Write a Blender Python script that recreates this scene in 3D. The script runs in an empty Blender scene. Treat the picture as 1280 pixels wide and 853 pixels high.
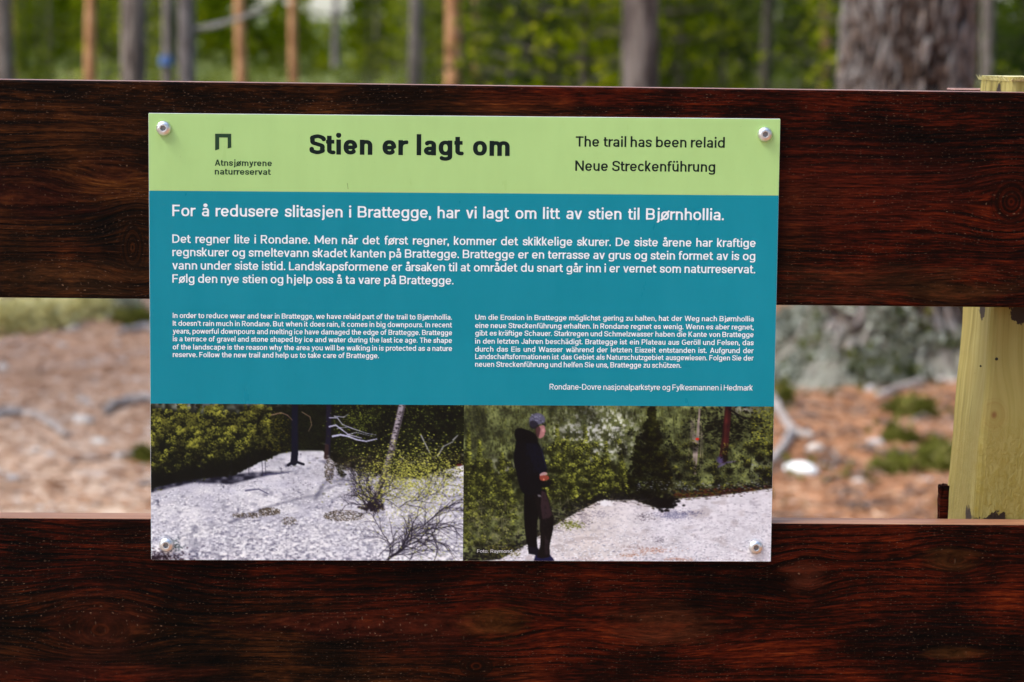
import bpy, bmesh, math, random
import numpy as np
from mathutils import Vector, Matrix

SC = bpy.context.scene
COL = SC.collection
R = math.radians

# ------------------------------------------------------------------ camera
CAM = np.array([-0.02986, -1.70845, 1.27536])
PITCH, YAW, ROLL, FPX = R(6.5213), R(2.0811), R(0.5714), 3200.0     # focal length in pixels of a 1280 wide picture
_cp, _sp, _cy, _sy, _cr, _sr = math.cos(PITCH), math.sin(PITCH), math.cos(YAW), math.sin(YAW), math.cos(ROLL), math.sin(ROLL)
FWD = np.array([_sy * _cp, _cy * _cp, -_sp]); RT0 = np.array([_cy, -_sy, 0.0]); UP0 = np.cross(RT0, FWD)
RT = RT0 * _cr + UP0 * _sr; UP = -RT0 * _sr + UP0 * _cr
cam = bpy.data.cameras.new('camera')
co = bpy.data.objects.new('camera', cam); COL.objects.link(co)
co.matrix_world = Matrix(((RT[0], UP[0], -FWD[0], CAM[0]), (RT[1], UP[1], -FWD[1], CAM[1]), (RT[2], UP[2], -FWD[2], CAM[2]), (0, 0, 0, 1)))
cam.sensor_width = 36.0; cam.lens = FPX * 36.0 / 1280
cam.clip_start = 0.05; cam.clip_end = 2000
cam.dof.use_dof = True; cam.dof.focus_distance = 1.70; cam.dof.aperture_fstop = 10.3; cam.dof.aperture_blades = 7
SC.camera = co

# ------------------------------------------------------------------ light: overcast day in the wood
W = bpy.data.worlds.new('World'); SC.world = W; W.use_nodes = True
nt = W.node_tree; nt.nodes.clear()
sky = nt.nodes.new('ShaderNodeTexSky'); sky.sky_type = 'NISHITA'; sky.sun_disc = False
SUN_EL, SUN_AZ = R(50), R(248)
sky.sun_elevation = SUN_EL; sky.sun_rotation = SUN_AZ; sky.air_density = 1.0; sky.dust_density = 2.5; sky.ozone_density = 1.0
bg = nt.nodes.new('ShaderNodeBackground'); bg.inputs['Strength'].default_value = 0.13
wo = nt.nodes.new('ShaderNodeOutputWorld')
nt.links.new(sky.outputs[0], bg.inputs[0]); nt.links.new(bg.outputs[0], wo.inputs[0])
sun = bpy.data.lights.new('sun', 'SUN'); sun.energy = 1.45; sun.angle = R(28); sun.color = (1.0, .975, .94)
so = bpy.data.objects.new('sun', sun); COL.objects.link(so)
d = Vector((math.sin(SUN_AZ) * math.cos(SUN_EL), math.cos(SUN_AZ) * math.cos(SUN_EL), math.sin(SUN_EL)))
so.rotation_euler = (-d).to_track_quat('-Z', 'Y').to_euler(); so.location = (0, 0, 30)
SC.view_settings.view_transform = 'Standard'; SC.view_settings.look = 'None'
SC.view_settings.exposure = 1.95; SC.view_settings.gamma = 1.0; SC.view_settings.use_curve_mapping = False
SC.cycles.use_denoising = True

# ------------------------------------------------------------------ helpers
def tag(o, label=None, cat=None, group=None, kind=None):
    if label: o['label'] = label
    if cat: o['category'] = cat
    if group: o['group'] = group
    if kind: o['kind'] = kind
    return o
def empty(name, loc=(0, 0, 0), rz=0.0):
    o = bpy.data.objects.new(name, None); COL.objects.link(o); o.location = loc; o.rotation_euler = (0, 0, rz); o.empty_display_size = .1
    return o
def link(name, me, parent=None, loc=None):
    o = bpy.data.objects.new(name, me); COL.objects.link(o)
    if parent: o.parent = parent
    if loc is not None: o.location = loc
    return o
def mesh(name, V, F, mats, smooth=False, midx=None):
    """V: n x 3 array, F: list of tuples or an m x k array"""
    me = bpy.data.meshes.new(name); V = np.asarray(V, np.float32)
    if isinstance(F, np.ndarray):
        m, k = F.shape
        me.vertices.add(len(V)); me.vertices.foreach_set('co', V.ravel())
        me.loops.add(m * k); me.loops.foreach_set('vertex_index', F.astype(np.int32).ravel())
        me.polygons.add(m); me.polygons.foreach_set('loop_start', np.arange(0, m * k, k, dtype=np.int32))
        me.update(calc_edges=True)
    else: me.from_pydata([tuple(map(float, v)) for v in V], [], F)
    for m_ in (mats if isinstance(mats, (list, tuple)) else [mats]): me.materials.append(m_)
    if midx is not None: me.polygons.foreach_set('material_index', np.asarray(midx, np.int32))
    if smooth: me.polygons.foreach_set('use_smooth', np.ones(len(me.polygons), bool))
    me.update(); return me
def vcol(me, rgb, name='tint'):
    """per-vertex colour attribute (linear)"""
    a = me.color_attributes.new(name, 'FLOAT_COLOR', 'POINT'); rgb = np.asarray(rgb, np.float32)
    if rgb.ndim == 1: rgb = np.stack([rgb] * 3, -1)
    a.data.foreach_set('color', np.concatenate([rgb, np.ones((len(rgb), 1), np.float32)], 1).ravel())
def copy_tree(o, parent=None):
    c = o.copy(); COL.objects.link(c)
    if parent: c.parent = parent
    for ch in o.children: copy_tree(ch, c)
    return c
def lin(r, g, b):
    f = lambda c: ((c / 255 + .055) / 1.055) ** 2.4 if c > 10 else c / 255 / 12.92
    return (f(r), f(g), f(b))
def s2l(a): a = np.clip(a, 0, 1); return np.where(a > .04045, ((a + .055) / 1.055) ** 2.4, a / 12.92)
def ray(px, py): return FWD + RT * (px - 640) / FPX + UP * (426.5 - py) / FPX
def at(px, py, Y):
    """the point of the place seen at a pixel of the photograph, at depth Y"""
    d = ray(px, py); return CAM + d * (Y - CAM[1]) / d[1]

# shader helpers
class N:
    def __init__(s, name):
        s.m = bpy.data.materials.new(name); s.m.use_nodes = True; s.t = s.m.node_tree
        s.b = s.t.nodes['Principled BSDF']; s.out = s.t.nodes['Material Output']
    def n(s, kind, **k):
        q = s.t.nodes.new(kind)
        for a, b in k.items(): setattr(q, a, b)
        return q
    def put(s, sock, v):
        if hasattr(v, 'is_output'): s.t.links.new(v, sock)
        elif isinstance(v, (tuple, list)) and len(v) == 3 and sock.type == 'RGBA': sock.default_value = (*v, 1)
        else: sock.default_value = v
    def math(s, op, a, b=0.0, c=None, clamp=False):
        q = s.n('ShaderNodeMath', operation=op, use_clamp=clamp); s.put(q.inputs[0], a); s.put(q.inputs[1], b)
        if c is not None: s.put(q.inputs[2], c)
        return q.outputs[0]
    def comb(s, x, y, z):
        q = s.n('ShaderNodeCombineXYZ'); s.put(q.inputs[0], x); s.put(q.inputs[1], y); s.put(q.inputs[2], z); return q.outputs[0]
    def pos(s, kind='Object'): return s.n('ShaderNodeTexCoord').outputs[kind]
    def xyz(s, v):
        q = s.n('ShaderNodeSeparateXYZ'); s.put(q.inputs[0], v); return q.outputs
    def noise(s, v, scale=1.0, detail=3.0, rough=.5, dist=0.0):
        q = s.n('ShaderNodeTexNoise'); s.put(q.inputs['Vector'], v); q.inputs['Scale'].default_value = scale
        q.inputs['Detail'].default_value = detail; q.inputs['Roughness'].default_value = rough; q.inputs['Distortion'].default_value = dist
        return q.outputs['Fac']
    def scale(s, v, k):
        q = s.n('ShaderNodeVectorMath', operation='MULTIPLY'); s.put(q.inputs[0], v); q.inputs[1].default_value = k; return q.outputs[0]
    def rng(s, v, a, b, c=0.0, d=1.0):
        q = s.n('ShaderNodeMapRange'); s.put(q.inputs[0], v)
        for i, k in enumerate((a, b, c, d)): q.inputs[i + 1].default_value = k
        return q.outputs[0]
    def ramp(s, v, stops):
        q = s.n('ShaderNodeValToRGB'); s.put(q.inputs[0], v); e = q.color_ramp.elements
        while len(e) < len(stops): e.new(.5)
        for el, (p, c) in zip(e, stops): el.position = p; el.color = (*c, 1)
        return q.outputs[0]
    def mix(s, f, a, b, mode='MIX'):
        q = s.n('ShaderNodeMix', data_type='RGBA', blend_type=mode); s.put(q.inputs[0], f); s.put(q.inputs[6], a); s.put(q.inputs[7], b); return q.outputs[2]
    def bump(s, h, strength=.5, dist=.01):
        q = s.n('ShaderNodeBump'); s.put(q.inputs['Height'], h); q.inputs['Strength'].default_value = strength; q.inputs['Distance'].default_value = dist
        s.t.links.new(q.outputs[0], s.b.inputs['Normal']); return q.outputs[0]
    def set(s, **k):
        for a, b in k.items(): s.put(s.b.inputs[a.replace('_', ' ')], b)
        return s.m
    def attr(s, name='tint'): return s.n('ShaderNodeVertexColor', layer_name=name).outputs[0]

# ------------------------------------------------------------------ materials
def plain(name, col, rough=.5, **k):
    m = N(name); return m.set(Base_Color=col, Roughness=rough, **k)

def stained_wood(name, knots, red, seed, patches=()):
    """dark brown-red stained spruce: grain that flows round knots, pores that catch the light"""
    m = N(name); X, Y, Z = m.xyz(m.pos())
    warp = m.noise(m.comb(m.math('MULTIPLY', X, 2.2), seed, m.math('MULTIPLY', Z, 9)), 1.0, 2)
    z = m.math('ADD', Z, m.math('MULTIPLY', m.math('SUBTRACT', warp, .5), .016))
    knotm = 0.0; ringr = 0.0
    for (kx, kz, rx, rz) in knots:
        dx = m.math('DIVIDE', m.math('SUBTRACT', X, kx), rx); dz = m.math('DIVIDE', m.math('SUBTRACT', Z, kz), rz)
        r2 = m.math('ADD', m.math('MULTIPLY', dx, dx), m.math('MULTIPLY', dz, dz))
        dx2 = m.math('MULTIPLY', dx, .5); q2 = m.math('ADD', m.math('MULTIPLY', dx2, dx2), m.math('MULTIPLY', m.math('MULTIPLY', dz, dz), .55))
        g = m.math('EXPONENT', m.math('MULTIPLY', q2, -1.0))
        # push the grain lines apart round the knot
        z = m.math('SUBTRACT', z, m.math('MULTIPLY', m.math('MULTIPLY', m.math('SUBTRACT', z, kz), g), .8))
        rr = m.math('SQRT', r2); mk = m.rng(rr, 1.15, .7, 0, 1)
        knotm = m.math('MAXIMUM', knotm, mk)
        ringr = m.math('ADD', ringr, m.math('MULTIPLY', rr, mk))
    for (kx, kz, rx, rz, pc, pa) in patches:
        if pc[0] < .01 or rx > .09: continue
        dx = m.math('DIVIDE', m.math('SUBTRACT', X, kx), rx * 1.5); dz = m.math('DIVIDE', m.math('SUBTRACT', Z, kz), rz * 1.5)
        g = m.math('EXPONENT', m.math('MULTIPLY', m.math('ADD', m.math('MULTIPLY', dx, dx), m.math('MULTIPLY', dz, dz)), -1.0))
        z = m.math('SUBTRACT', z, m.math('MULTIPLY', m.math('MULTIPLY', m.math('SUBTRACT', z, kz), g), .75))
    fine = m.noise(m.comb(m.math('MULTIPLY', X, 70), seed + 3, m.math('MULTIPLY', z, 1000)), 1.0, 3, .7)
    ring = m.noise(m.comb(m.math('MULTIPLY', X, 3.0), seed, m.math('MULTIPLY', z, 330)), 1.0, 2, .5)
    band = m.noise(m.comb(m.math('MULTIPLY', X, 5.0), seed + 7, m.math('MULTIPLY', z, 34)), 1.0, 3, .55)
    blot = m.noise(m.comb(m.math('MULTIPLY', X, 14), seed + 1, m.math('MULTIPLY', Z, 26)), 1.0, 4, .6)
    v = m.math('ADD', m.math('MULTIPLY', fine, .68), m.math('ADD', m.math('MULTIPLY', ring, .29), m.math('MULTIPLY', band, .36)))
    v = m.math('ADD', v, m.math('MULTIPLY', m.math('SUBTRACT', blot, .5), .75))
    lw = m.math('ADD', z, m.math('MULTIPLY', m.math('SUBTRACT', m.noise(m.comb(m.math('MULTIPLY', X, 3.6), seed + 21, m.math('MULTIPLY', z, 11)), 1.0, 2), .5), .050))
    lw = m.math('ADD', lw, m.math('MULTIPLY', fine, .0022))
    line = m.rng(m.math('SINE', m.math('MULTIPLY', lw, 6.2832 / .0058)), .45, 1.0, 0, 1)
    lmask = m.rng(m.noise(m.comb(m.math('MULTIPLY', X, 4), seed + 23, m.math('MULTIPLY', Z, 9)), 1.0, 2), .40, .62, .15, 1)
    v = m.math('SUBTRACT', v, m.math('MULTIPLY', m.math('MULTIPLY', line, lmask), .16))
    v = m.rng(v, .46, .97, 0, 1)
    kring = m.noise(m.comb(m.math('MULTIPLY', ringr, 7), seed, blot), 1.0, 2)
    v = m.math('ADD', m.math('MULTIPLY', v, m.math('SUBTRACT', 1.0, m.math('MULTIPLY', knotm, .8))), m.math('MULTIPLY', m.math('MULTIPLY', m.rng(kring, .3, .7, .1, .75), knotm), .8))
    colr = m.ramp(v, ((0, (.0010, .0005, .0004)), (.34, (.0090, .0016, .0006)), (.62, (.052, .0052, .0012)), (.85, (.122, .0155, .0028)), (1, (.20, .050, .009))))
    colb = m.ramp(v, ((0, (.0010, .0006, .0004)), (.34, (.0085, .0028, .0009)), (.62, (.040, .0108, .0024)), (.85, (.090, .0270, .0050)), (1, (.16, .058, .012))))
    hue = m.noise(m.comb(m.math('MULTIPLY', X, 3.2), seed + 11, m.math('MULTIPLY', Z, 11)), 1.0, 2)
    hue = m.math('ADD', hue, m.math('MULTIPLY', X, .45)); col = m.mix(m.rng(hue, .5 - red, .62 - red * .8, 0, 1), colb, colr)
    # flame-shaped spots where the stain took up redder or paler
    rag = m.noise(m.comb(m.math('MULTIPLY', X, 22), seed + 2, m.math('MULTIPLY', Z, 150)), 1.0, 3, .6)
    tone = m.rng(m.math('ADD', m.math('MULTIPLY', fine, .6), m.math('MULTIPLY', ring, .5)), .40, .70)
    for (px, pz, rx, rz, pc, pa) in patches:
        dx = m.math('DIVIDE', m.math('SUBTRACT', X, px), rx); dz = m.math('DIVIDE', m.math('SUBTRACT', Z, pz), rz)
        rr = m.math('ADD', m.math('SQRT', m.math('ADD', m.math('MULTIPLY', dx, dx), m.math('MULTIPLY', dz, dz))), m.math('MULTIPLY', m.math('ADD', m.math('MULTIPLY', m.math('SUBTRACT', rag, .5), 2.4), m.math('MULTIPLY', m.math('SUBTRACT', blot, .5), .9)), 1.0))
        mk = m.rng(rr, 1.35, .45, 0, pa * .62)
        col = m.mix(mk, col, m.mix(tone, (pc[0] * .12, pc[1] * .15, pc[2] * .2), (pc[0] * 1.35, pc[1] * 1.35, pc[2] * 1.3)))
    # open pores and fibres, their tiny glints painted in as pale flecks
    p1 = m.noise(m.comb(m.math('MULTIPLY', X, 420), seed + 5, m.math('MULTIPLY', z, 1500)), 1.0, 1, .4)
    p2 = m.noise(m.comb(m.math('MULTIPLY', X, 8), seed + 9, m.math('MULTIPLY', z, 60)), 1.0, 2)
    fleck = m.math('MULTIPLY', m.rng(p1, .665, .76, 0, 1), m.math('MAXIMUM', m.rng(p2, .42, .66, .12, 1), m.math('MULTIPLY', m.math('MULTIPLY', line, lmask), .9)))
    col = m.mix(m.math('MULTIPLY', fleck, .8), col, (.22, .125, .072))
    m.set(Base_Color=col, Roughness=m.rng(fine, .3, .7, .36, .60), Specular_IOR_Level=.055)
    h = m.math('ADD', m.math('MULTIPLY', ring, .6), m.math('ADD', m.math('MULTIPLY', fine, .5), m.math('MULTIPLY', fleck, .4)))
    m.bump(h, .55, .0011)
    return m.m

def pale_top(name, c0, c1):
    m = N(name); X, Y, Z = m.xyz(m.pos())
    a = m.noise(m.comb(m.math('MULTIPLY', X, 12), m.math('MULTIPLY', Y, 300), 0.0), 1.0, 3)
    b = m.noise(m.comb(m.math('MULTIPLY', X, 5), m.math('MULTIPLY', Y, 40), 3.0), 1.0, 3)
    m.set(Base_Color=m.mix(m.rng(m.math('ADD', a, b), .8, 1.2), c0, c1), Roughness=.55); m.bump(a, .4, .0006); return m.m

def post_wood(name):
    """green-yellow impregnated pine, knots, drying cracks, splashes of the rail stain"""
    m = N(name); X, Y, Z = m.xyz(m.pos()); u = m.math('ADD', X, m.math('MULTIPLY', Y, .8))
    knots = ((.3872, 1.0275, .0085, .0105), (.44, 1.13, .010, .012))
    uu = m.math('ADD', u, m.math('MULTIPLY', m.math('SUBTRACT', m.noise(m.comb(m.math('MULTIPLY', u, 16), 2.0, m.math('MULTIPLY', Z, 6)), 1.0, 2), .5), .02)); km = 0.0; rr_ = 0.0
    for kx, kz, rx, rz in knots:
        dx = m.math('DIVIDE', m.math('SUBTRACT', u, kx), rx); dz = m.math('DIVIDE', m.math('SUBTRACT', Z, kz), rz)
        q = m.math('ADD', m.math('MULTIPLY', m.math('MULTIPLY', dx, dx), .25), m.math('MULTIPLY', m.math('MULTIPLY', dz, dz), .12))
        uu = m.math('SUBTRACT', uu, m.math('MULTIPLY', m.math('MULTIPLY', m.math('SUBTRACT', uu, kx), m.math('EXPONENT', m.math('MULTIPLY', q, -1.0))), .85))
        r_ = m.math('SQRT', m.math('ADD', m.math('MULTIPLY', dx, dx), m.math('MULTIPLY', dz, dz))); mk = m.math('MULTIPLY', m.rng(r_, 1.15, .85), m.rng(Y, .0285, .0275)); km = m.math('MAXIMUM', km, mk); rr_ = m.math('ADD', rr_, m.math('MULTIPLY', r_, mk))
    g = m.noise(m.comb(m.math('MULTIPLY', uu, 190), 1.0, m.math('MULTIPLY', Z, 3)), 1.0, 3)
    g2 = m.noise(m.comb(m.math('MULTIPLY', uu, 60), 5.0, m.math('MULTIPLY', Z, 5)), 1.0, 2)
    bl = m.noise(m.comb(m.math('MULTIPLY', u, 24), 2.0, m.math('MULTIPLY', Z, 15)), 1.0, 4)
    v = m.math('ADD', m.math('MULTIPLY', g, .55), m.math('ADD', m.math('MULTIPLY', g2, .40), m.math('MULTIPLY', m.math('SUBTRACT', bl, .25), .3)))
    col = m.ramp(v, ((.34, (.085, .062, .012)), (.44, (.185, .145, .030)), (.54, (.285, .236, .064)), (.72, (.41, .355, .125))))
    col = m.mix(m.math('MULTIPLY', m.rng(bl, .48, .66), .6), col, (.25, .185, .04))
    kr = m.noise(m.comb(m.math('MULTIPLY', rr_, 5), 1.0, m.math('MULTIPLY', bl, 3)), 1.0, 2)
    col = m.mix(m.math('MULTIPLY', km, m.rng(kr, .35, .6, .0, .35)), col, (.24, .14, .03)); col = m.mix(m.math('MULTIPLY', m.rng(m.math('ADD', rr_, m.math('MULTIPLY', bl, .6)), .66, .45), km), col, (.20, .10, .030))
    centre = m.math('MULTIPLY', m.rng(rr_, .45, .2), km)
    # rough, furry patch below the knot
    fur = m.noise(m.comb(m.math('MULTIPLY', u, 330), m.math('MULTIPLY', Y, 100), m.math('MULTIPLY', Z, 190)), 1.0, 4, .7, .8)
    fm = m.math('MULTIPLY', m.rng(Z, 1.03, 1.005), m.rng(fur, .42, .62))
    col = m.mix(m.math('MULTIPLY', fm, .6), col, (.23, .17, .02))
    crack = m.math('MULTIPLY', m.rng(m.noise(m.comb(m.math('MULTIPLY', uu, 320), 8.0, m.math('MULTIPLY', Z, 9)), 1.0, 1), .70, .74), .75)
    col = m.mix(crack, col, (.06, .035, .01))
    # splashes of dark stain beside the two rails
    sp = m.noise(m.comb(m.math('MULTIPLY', u, 150), 3.0, m.math('MULTIPLY', Z, 90)), 1.0, 4, .65)
    spot = lambda a, b, ra, rb, k: m.rng(m.math('SQRT', m.math('ADD', m.math('POWER', m.math('DIVIDE', m.math('SUBTRACT', u, a), ra), 2.0), m.math('POWER', m.math('DIVIDE', m.math('SUBTRACT', Z, b), rb), 2.0))), 1.6, 0.0, 0, k)
    lo = m.math('MAXIMUM', spot(.388, .954, .009, .006, 1.0), spot(.352, .958, .003, .010, 1.0)); hi = m.math('MAXIMUM', spot(.378, 1.101, .005, .006, 1.0), spot(.405, 1.099, .008, .009, 1.0)); top = spot(.412, 1.249, .007, .007, .9)
    st = m.rng(m.math('ADD', m.math('MULTIPLY', sp, 1.9), m.math('MAXIMUM', m.math('MAXIMUM', lo, hi), top)), 1.36, 1.42)
    col = m.mix(m.math('MULTIPLY', st, .97), col, (.014, .004, .003))
    m.set(Base_Color=col, Roughness=.62, Specular_IOR_Level=.3)
    m.bump(m.math('ADD', m.math('MULTIPLY', g, .5), m.math('ADD', m.math('MULTIPLY', fm, .5), m.math('MULTIPLY', crack, -1.2))), .5, .0012)
    return m.m

def bark(name, dark, mid, pale, sx=14.0, sz=3.4, red=None):
    """rough pine bark"""
    m = N(name); P = m.pos(); X, Y, Z = m.xyz(P)
    n1 = m.noise(m.scale(P, (sx, sx, sz)), 1.0, 4, .6, .4); n2 = m.noise(m.scale(P, (sx * 2.2, sx * 2.2, sz * 2.6)), 1.0, 3)
    n3 = m.noise(m.scale(P, (3, 3, 1.2)), 1.0, 2)
    v = m.math('ADD', m.math('MULTIPLY', n1, .7), m.math('MULTIPLY', n2, .3))
    col = m.ramp(v, ((.36, dark), (.47, mid), (.60, pale)))
    if red: col = m.mix(m.rng(n3, .42, .6, 0, .7), col, red)
    m.set(Base_Color=col, Roughness=.85, Specular_IOR_Level=.2); m.bump(v, .9, .03); return m.m

def leaf(name, a, b, c=None, trans=.35):
    m = N(name); t = m.attr(); L = m.n('ShaderNodeSeparateColor'); m.t.links.new(t, L.inputs[0]); f = L.outputs[0]
    col = m.ramp(f, ((0, a), (.6, b), (1, c or b)))
    m.set(Base_Color=col, Roughness=.8, Specular_IOR_Level=.0)
    tr = m.n('ShaderNodeBsdfTranslucent'); m.put(tr.inputs[0], m.mix(.5, col, (b[0] * 1.6, b[1] * 1.7, b[2])))
    mx = m.n('ShaderNodeMixShader'); mx.inputs[0].default_value = trans
    m.t.links.new(m.b.outputs[0], mx.inputs[1]); m.t.links.new(tr.outputs[0], mx.inputs[2]); m.t.links.new(mx.outputs[0], m.out.inputs['Surface'])
    return m.m

def ground_mat():
    m = N('forest_floor'); P = m.pos(); X, Y, Z = m.xyz(P)
    a = m.noise(m.scale(P, (1.1, 2.2, 1)), 1.0, 4, .6); b = m.noise(m.scale(P, (7, 12, 7)), 1.0, 4, .65); c = m.noise(m.scale(P, (40, 60, 40)), 1.0, 3, .6)
    col = m.ramp(m.math('ADD', m.math('MULTIPLY', b, .6), m.math('MULTIPLY', c, .4)), ((.28, (.17, .085, .045)), (.43, (.32, .145, .066)), (.56, (.41, .20, .10)), (.74, (.48, .34, .24))))
    # trodden sandy ground left of the notice, needle litter to the right
    sand = m.ramp(m.math('ADD', m.math('MULTIPLY', b, .6), m.math('MULTIPLY', c, .4)), ((.28, (.44, .315, .215)), (.5, (.55, .42, .31)), (.74, (.64, .54, .45))))
    sm = m.math('MULTIPLY', m.rng(X, .2, -.6), m.rng(m.math('ADD', Y, m.math('MULTIPLY', a, 3)), 9.8, 6.4, .25, .9))
    col = m.mix(sm, col, sand)
    grey = m.math('MULTIPLY', m.rng(m.noise(m.scale(P, (2.6, 6, 3)), 1.0, 3), .56, .70), .55)
    col = m.mix(grey, col, (.34, .31, .29))
    mo = m.math('MULTIPLY', m.rng(m.math('ADD', a, m.rng(Y, 12, 26, 0, .25)), .50, .60), m.rng(Y, 9.0, 14.0, 0, .97))
    col = m.mix(mo, col, m.mix(b, (.05, .075, .015), (.14, .17, .04)))
    m.set(Base_Color=col, Roughness=.9, Specular_IOR_Level=.15); m.bump(m.math('ADD', b, c), .3, .008); return m.m

M = {}
M['rail_top'] = stained_wood('dark_stained_wood_upper', ((-.2215, .0610, .009, .019), (.368, .096, .014, .016)), .03, 2.0,
    ((-.29, .095, .05, .016, (.055, .008, .005), .5), (.245, .100, .10, .030, (.075, .009, .004), .5), (.27, .040, .10, .012, (.060, .022, .008), .5), (-.235, .112, .024, .009, (.05, .010, .005), .6), (.33, .036, .03, .010, (.080, .026, .007), .5), (-.27, .040, .06, .012, (.05, .022, .009), .5)))
M['rail_low'] = stained_wood('dark_stained_wood_lower', ((-.245, -.199, .020, .014), (.335, -.150, .006, .005), (.010, -.224, .012, .008)), .22, 9.0,
    ((-.245, -.196, .030, .020, (.075, .014, .006), .6), (-.095, -.196, .055, .009, (.070, .010, .005), .8), (-.025, -.196, .050, .010, (.075, .012, .005), .8), (.022, -.194, .020, .012, (.13, .040, .008), .6), (.135, -.195, .036, .013, (.090, .022, .008), .85), (.235, -.160, .013, .011, (.085, .018, .008), .85), (.335, -.150, .018, .008, (.11, .036, .009), .6), (.32, -.200, .05, .020, (.003, .002, .002), .6), (.34, -.214, .018, .005, (.12, .042, .010), .6), (-.28, -.228, .09, .006, (.08, .012, .005), .6)))
M['rail_plain'] = stained_wood('dark_stained_wood_offcut', ((.3, 0, .01, .01),), .05, 15.0)
M['edge_up'] = pale_top('worn_lit_edge_upper', (.16, .070, .050), (.34, .19, .15))  # top face: some wear, plus sky sheen at a grazing view put into the colour
M['edge_low'] = pale_top('worn_lit_edge_lower', (.22, .090, .042), (.42, .21, .115))  # paler than the front: wear and the grazing reflection, both painted in
M['post'] = post_wood('impregnated_pine')
M['post_end'] = pale_top('sawn_end_grain', (.50, .42, .16), (.66, .60, .30))
M['nail_hole'] = plain('dark_hole', (.01, .008, .005), .9)
def sign_print(name, c):
    m = N(name); P = m.pos()
    a = m.noise(P, 9, 3); b = m.noise(m.scale(P, (1, 1, .25)), 60, 4, .6); s = m.noise(P, 900, 1)
    f = m.math('ADD', m.math('MULTIPLY', m.rng(a, .3, .7), .6), m.math('MULTIPLY', m.rng(b, .3, .7), .4))
    col = m.mix(f, tuple(x * .93 for x in c), tuple(min(1, x * 1.04 + .004) for x in c))
    col = m.mix(m.math('MULTIPLY', m.rng(s, .765, .79), .35), col, (.12, .12, .09))
    return m.set(Base_Color=col, Roughness=m.rng(b, .3, .7, .26, .42), Specular_IOR_Level=.22)
M['green'] = sign_print('sign_green_print', lin(175, 213, 134))
M['teal'] = sign_print('sign_teal_print', lin(6, 136, 155))
M['white'] = plain('sign_white_print', (.84, .89, .91), .4)
M['ink'] = plain('sign_dark_ink', lin(6, 26, 22), .4, Specular_IOR_Level=.22)
M['inkg'] = plain('sign_green_ink', lin(36, 66, 42), .4, Specular_IOR_Level=.22)
M['credit'] = plain('sign_credit_print', (.62, .62, .66), .4)
M['sheet'] = plain('sign_sheet_edge', (.62, .64, .66), .4)
M['smudge'] = plain('sign_smudge', lin(128, 164, 92), .7)
M['steel'] = plain('stainless_steel', (.80, .80, .80), .36, Metallic=1.0)
M['socket'] = plain('socket_shade', (.30, .30, .31), .45, Metallic=1.0)
M['ground'] = ground_mat()
M['bark_big'] = bark('bark_old_pine', (.03, .022, .020), (.13, .105, .098), (.33, .31, .27), 16, 8.0)
M['bark_grey'] = bark('bark_grey', (.035, .026, .024), (.105, .084, .082), (.20, .175, .175), 20, 5)
M['bark_orange'] = bark('bark_orange', (.06, .026, .014), (.235, .105, .045), (.40, .22, .115), 8, 2.6)
M['bark_mauve'] = bark('bark_mauve', (.025, .017, .016), (.100, .078, .068), (.20, .168, .150), 20, 3)
M['bark_dark'] = bark('bark_dark', (.012, .010, .008), (.035, .03, .02), (.07, .06, .04), 12, 5)
M['root'] = bark('root_wood', (.17, .13, .115), (.34, .29, .26), (.52, .47, .43), 26, 26)
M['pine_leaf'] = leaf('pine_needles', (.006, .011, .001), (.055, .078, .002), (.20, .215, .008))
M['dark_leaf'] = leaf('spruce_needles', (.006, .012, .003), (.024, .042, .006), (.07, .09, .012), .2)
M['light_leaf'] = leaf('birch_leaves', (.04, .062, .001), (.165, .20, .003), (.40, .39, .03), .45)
M['berry'] = leaf('ground_shrub_leaves', (.03, .045, .008), (.095, .12, .02), (.20, .21, .05), .3)
M['moss'] = leaf('moss_green', (.05, .052, .010), (.13, .135, .026), (.30, .27, .09), .2)
M['lichen'] = leaf('reindeer_lichen', (.30, .29, .20), (.56, .56, .42), (.70, .70, .55), .1)
M['lichen_y'] = leaf('yellow_lichen', (.46, .40, .16), (.76, .68, .34), (.86, .80, .50), .1)
M['lichen_g'] = leaf('grey_lichen', (.09, .09, .06), (.29, .305, .25), (.52, .54, .47), .1)
M['litter'] = leaf('needle_litter', (.20, .10, .055), (.38, .20, .11), (.52, .37, .26), .0)
M['stone'] = plain('pale_stone', (.52, .47, .42), .8); M['stone_g'] = plain('grey_stone', (.36, .34, .33), .8)
M['white_stone'] = plain('white_stone', (.78, .79, .76), .7)
M['blue'] = plain('blue_band', (.05, .11, .30), .6)

# ------------------------------------------------------------------ forest floor
def ground_z(x, y):
    x = np.asarray(x, float); y = np.asarray(y, float); d = np.hypot(x, y)
    z = .0004 * np.clip(d - 15, 0, 75) ** 2
    near = np.clip((d - 2) / 3, 0, 1)
    z = z + near * (.030 * np.sin(x * 1.7 + .6) * np.sin(y * 1.3 + .4) + .014 * np.sin(x * 4.3 + y * 2.1) + .010 * np.sin(y * 5.7 - x * 3.1))
    z = z + .18 * np.clip((d - 14) / 12, 0, 1) * np.sin(x * .35 + 1) * np.sin(y * .28)
    return z
def gxy(px, py):
    """where the view of a pixel meets the forest floor"""
    d = ray(px, py); t = (0 - CAM[2]) / d[2]
    for _ in range(8):
        p = CAM + d * t; t = (float(ground_z(p[0], p[1])) - CAM[2]) / d[2]
    p = CAM + d * t; return p[0], p[1], float(ground_z(p[0], p[1]))
def spread(n, r0, r1, k): t = np.linspace(-1, 1, n); return np.sign(t) * (r0 * np.abs(t) + (r1 - r0) * np.abs(t) ** k)
gx = spread(261, 9, 700, 7); gy = spread(261, 14, 700, 7) + 5
GX, GY = np.meshgrid(gx, gy); GZ = ground_z(GX, GY)
rg = np.random.default_rng(3)
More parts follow.
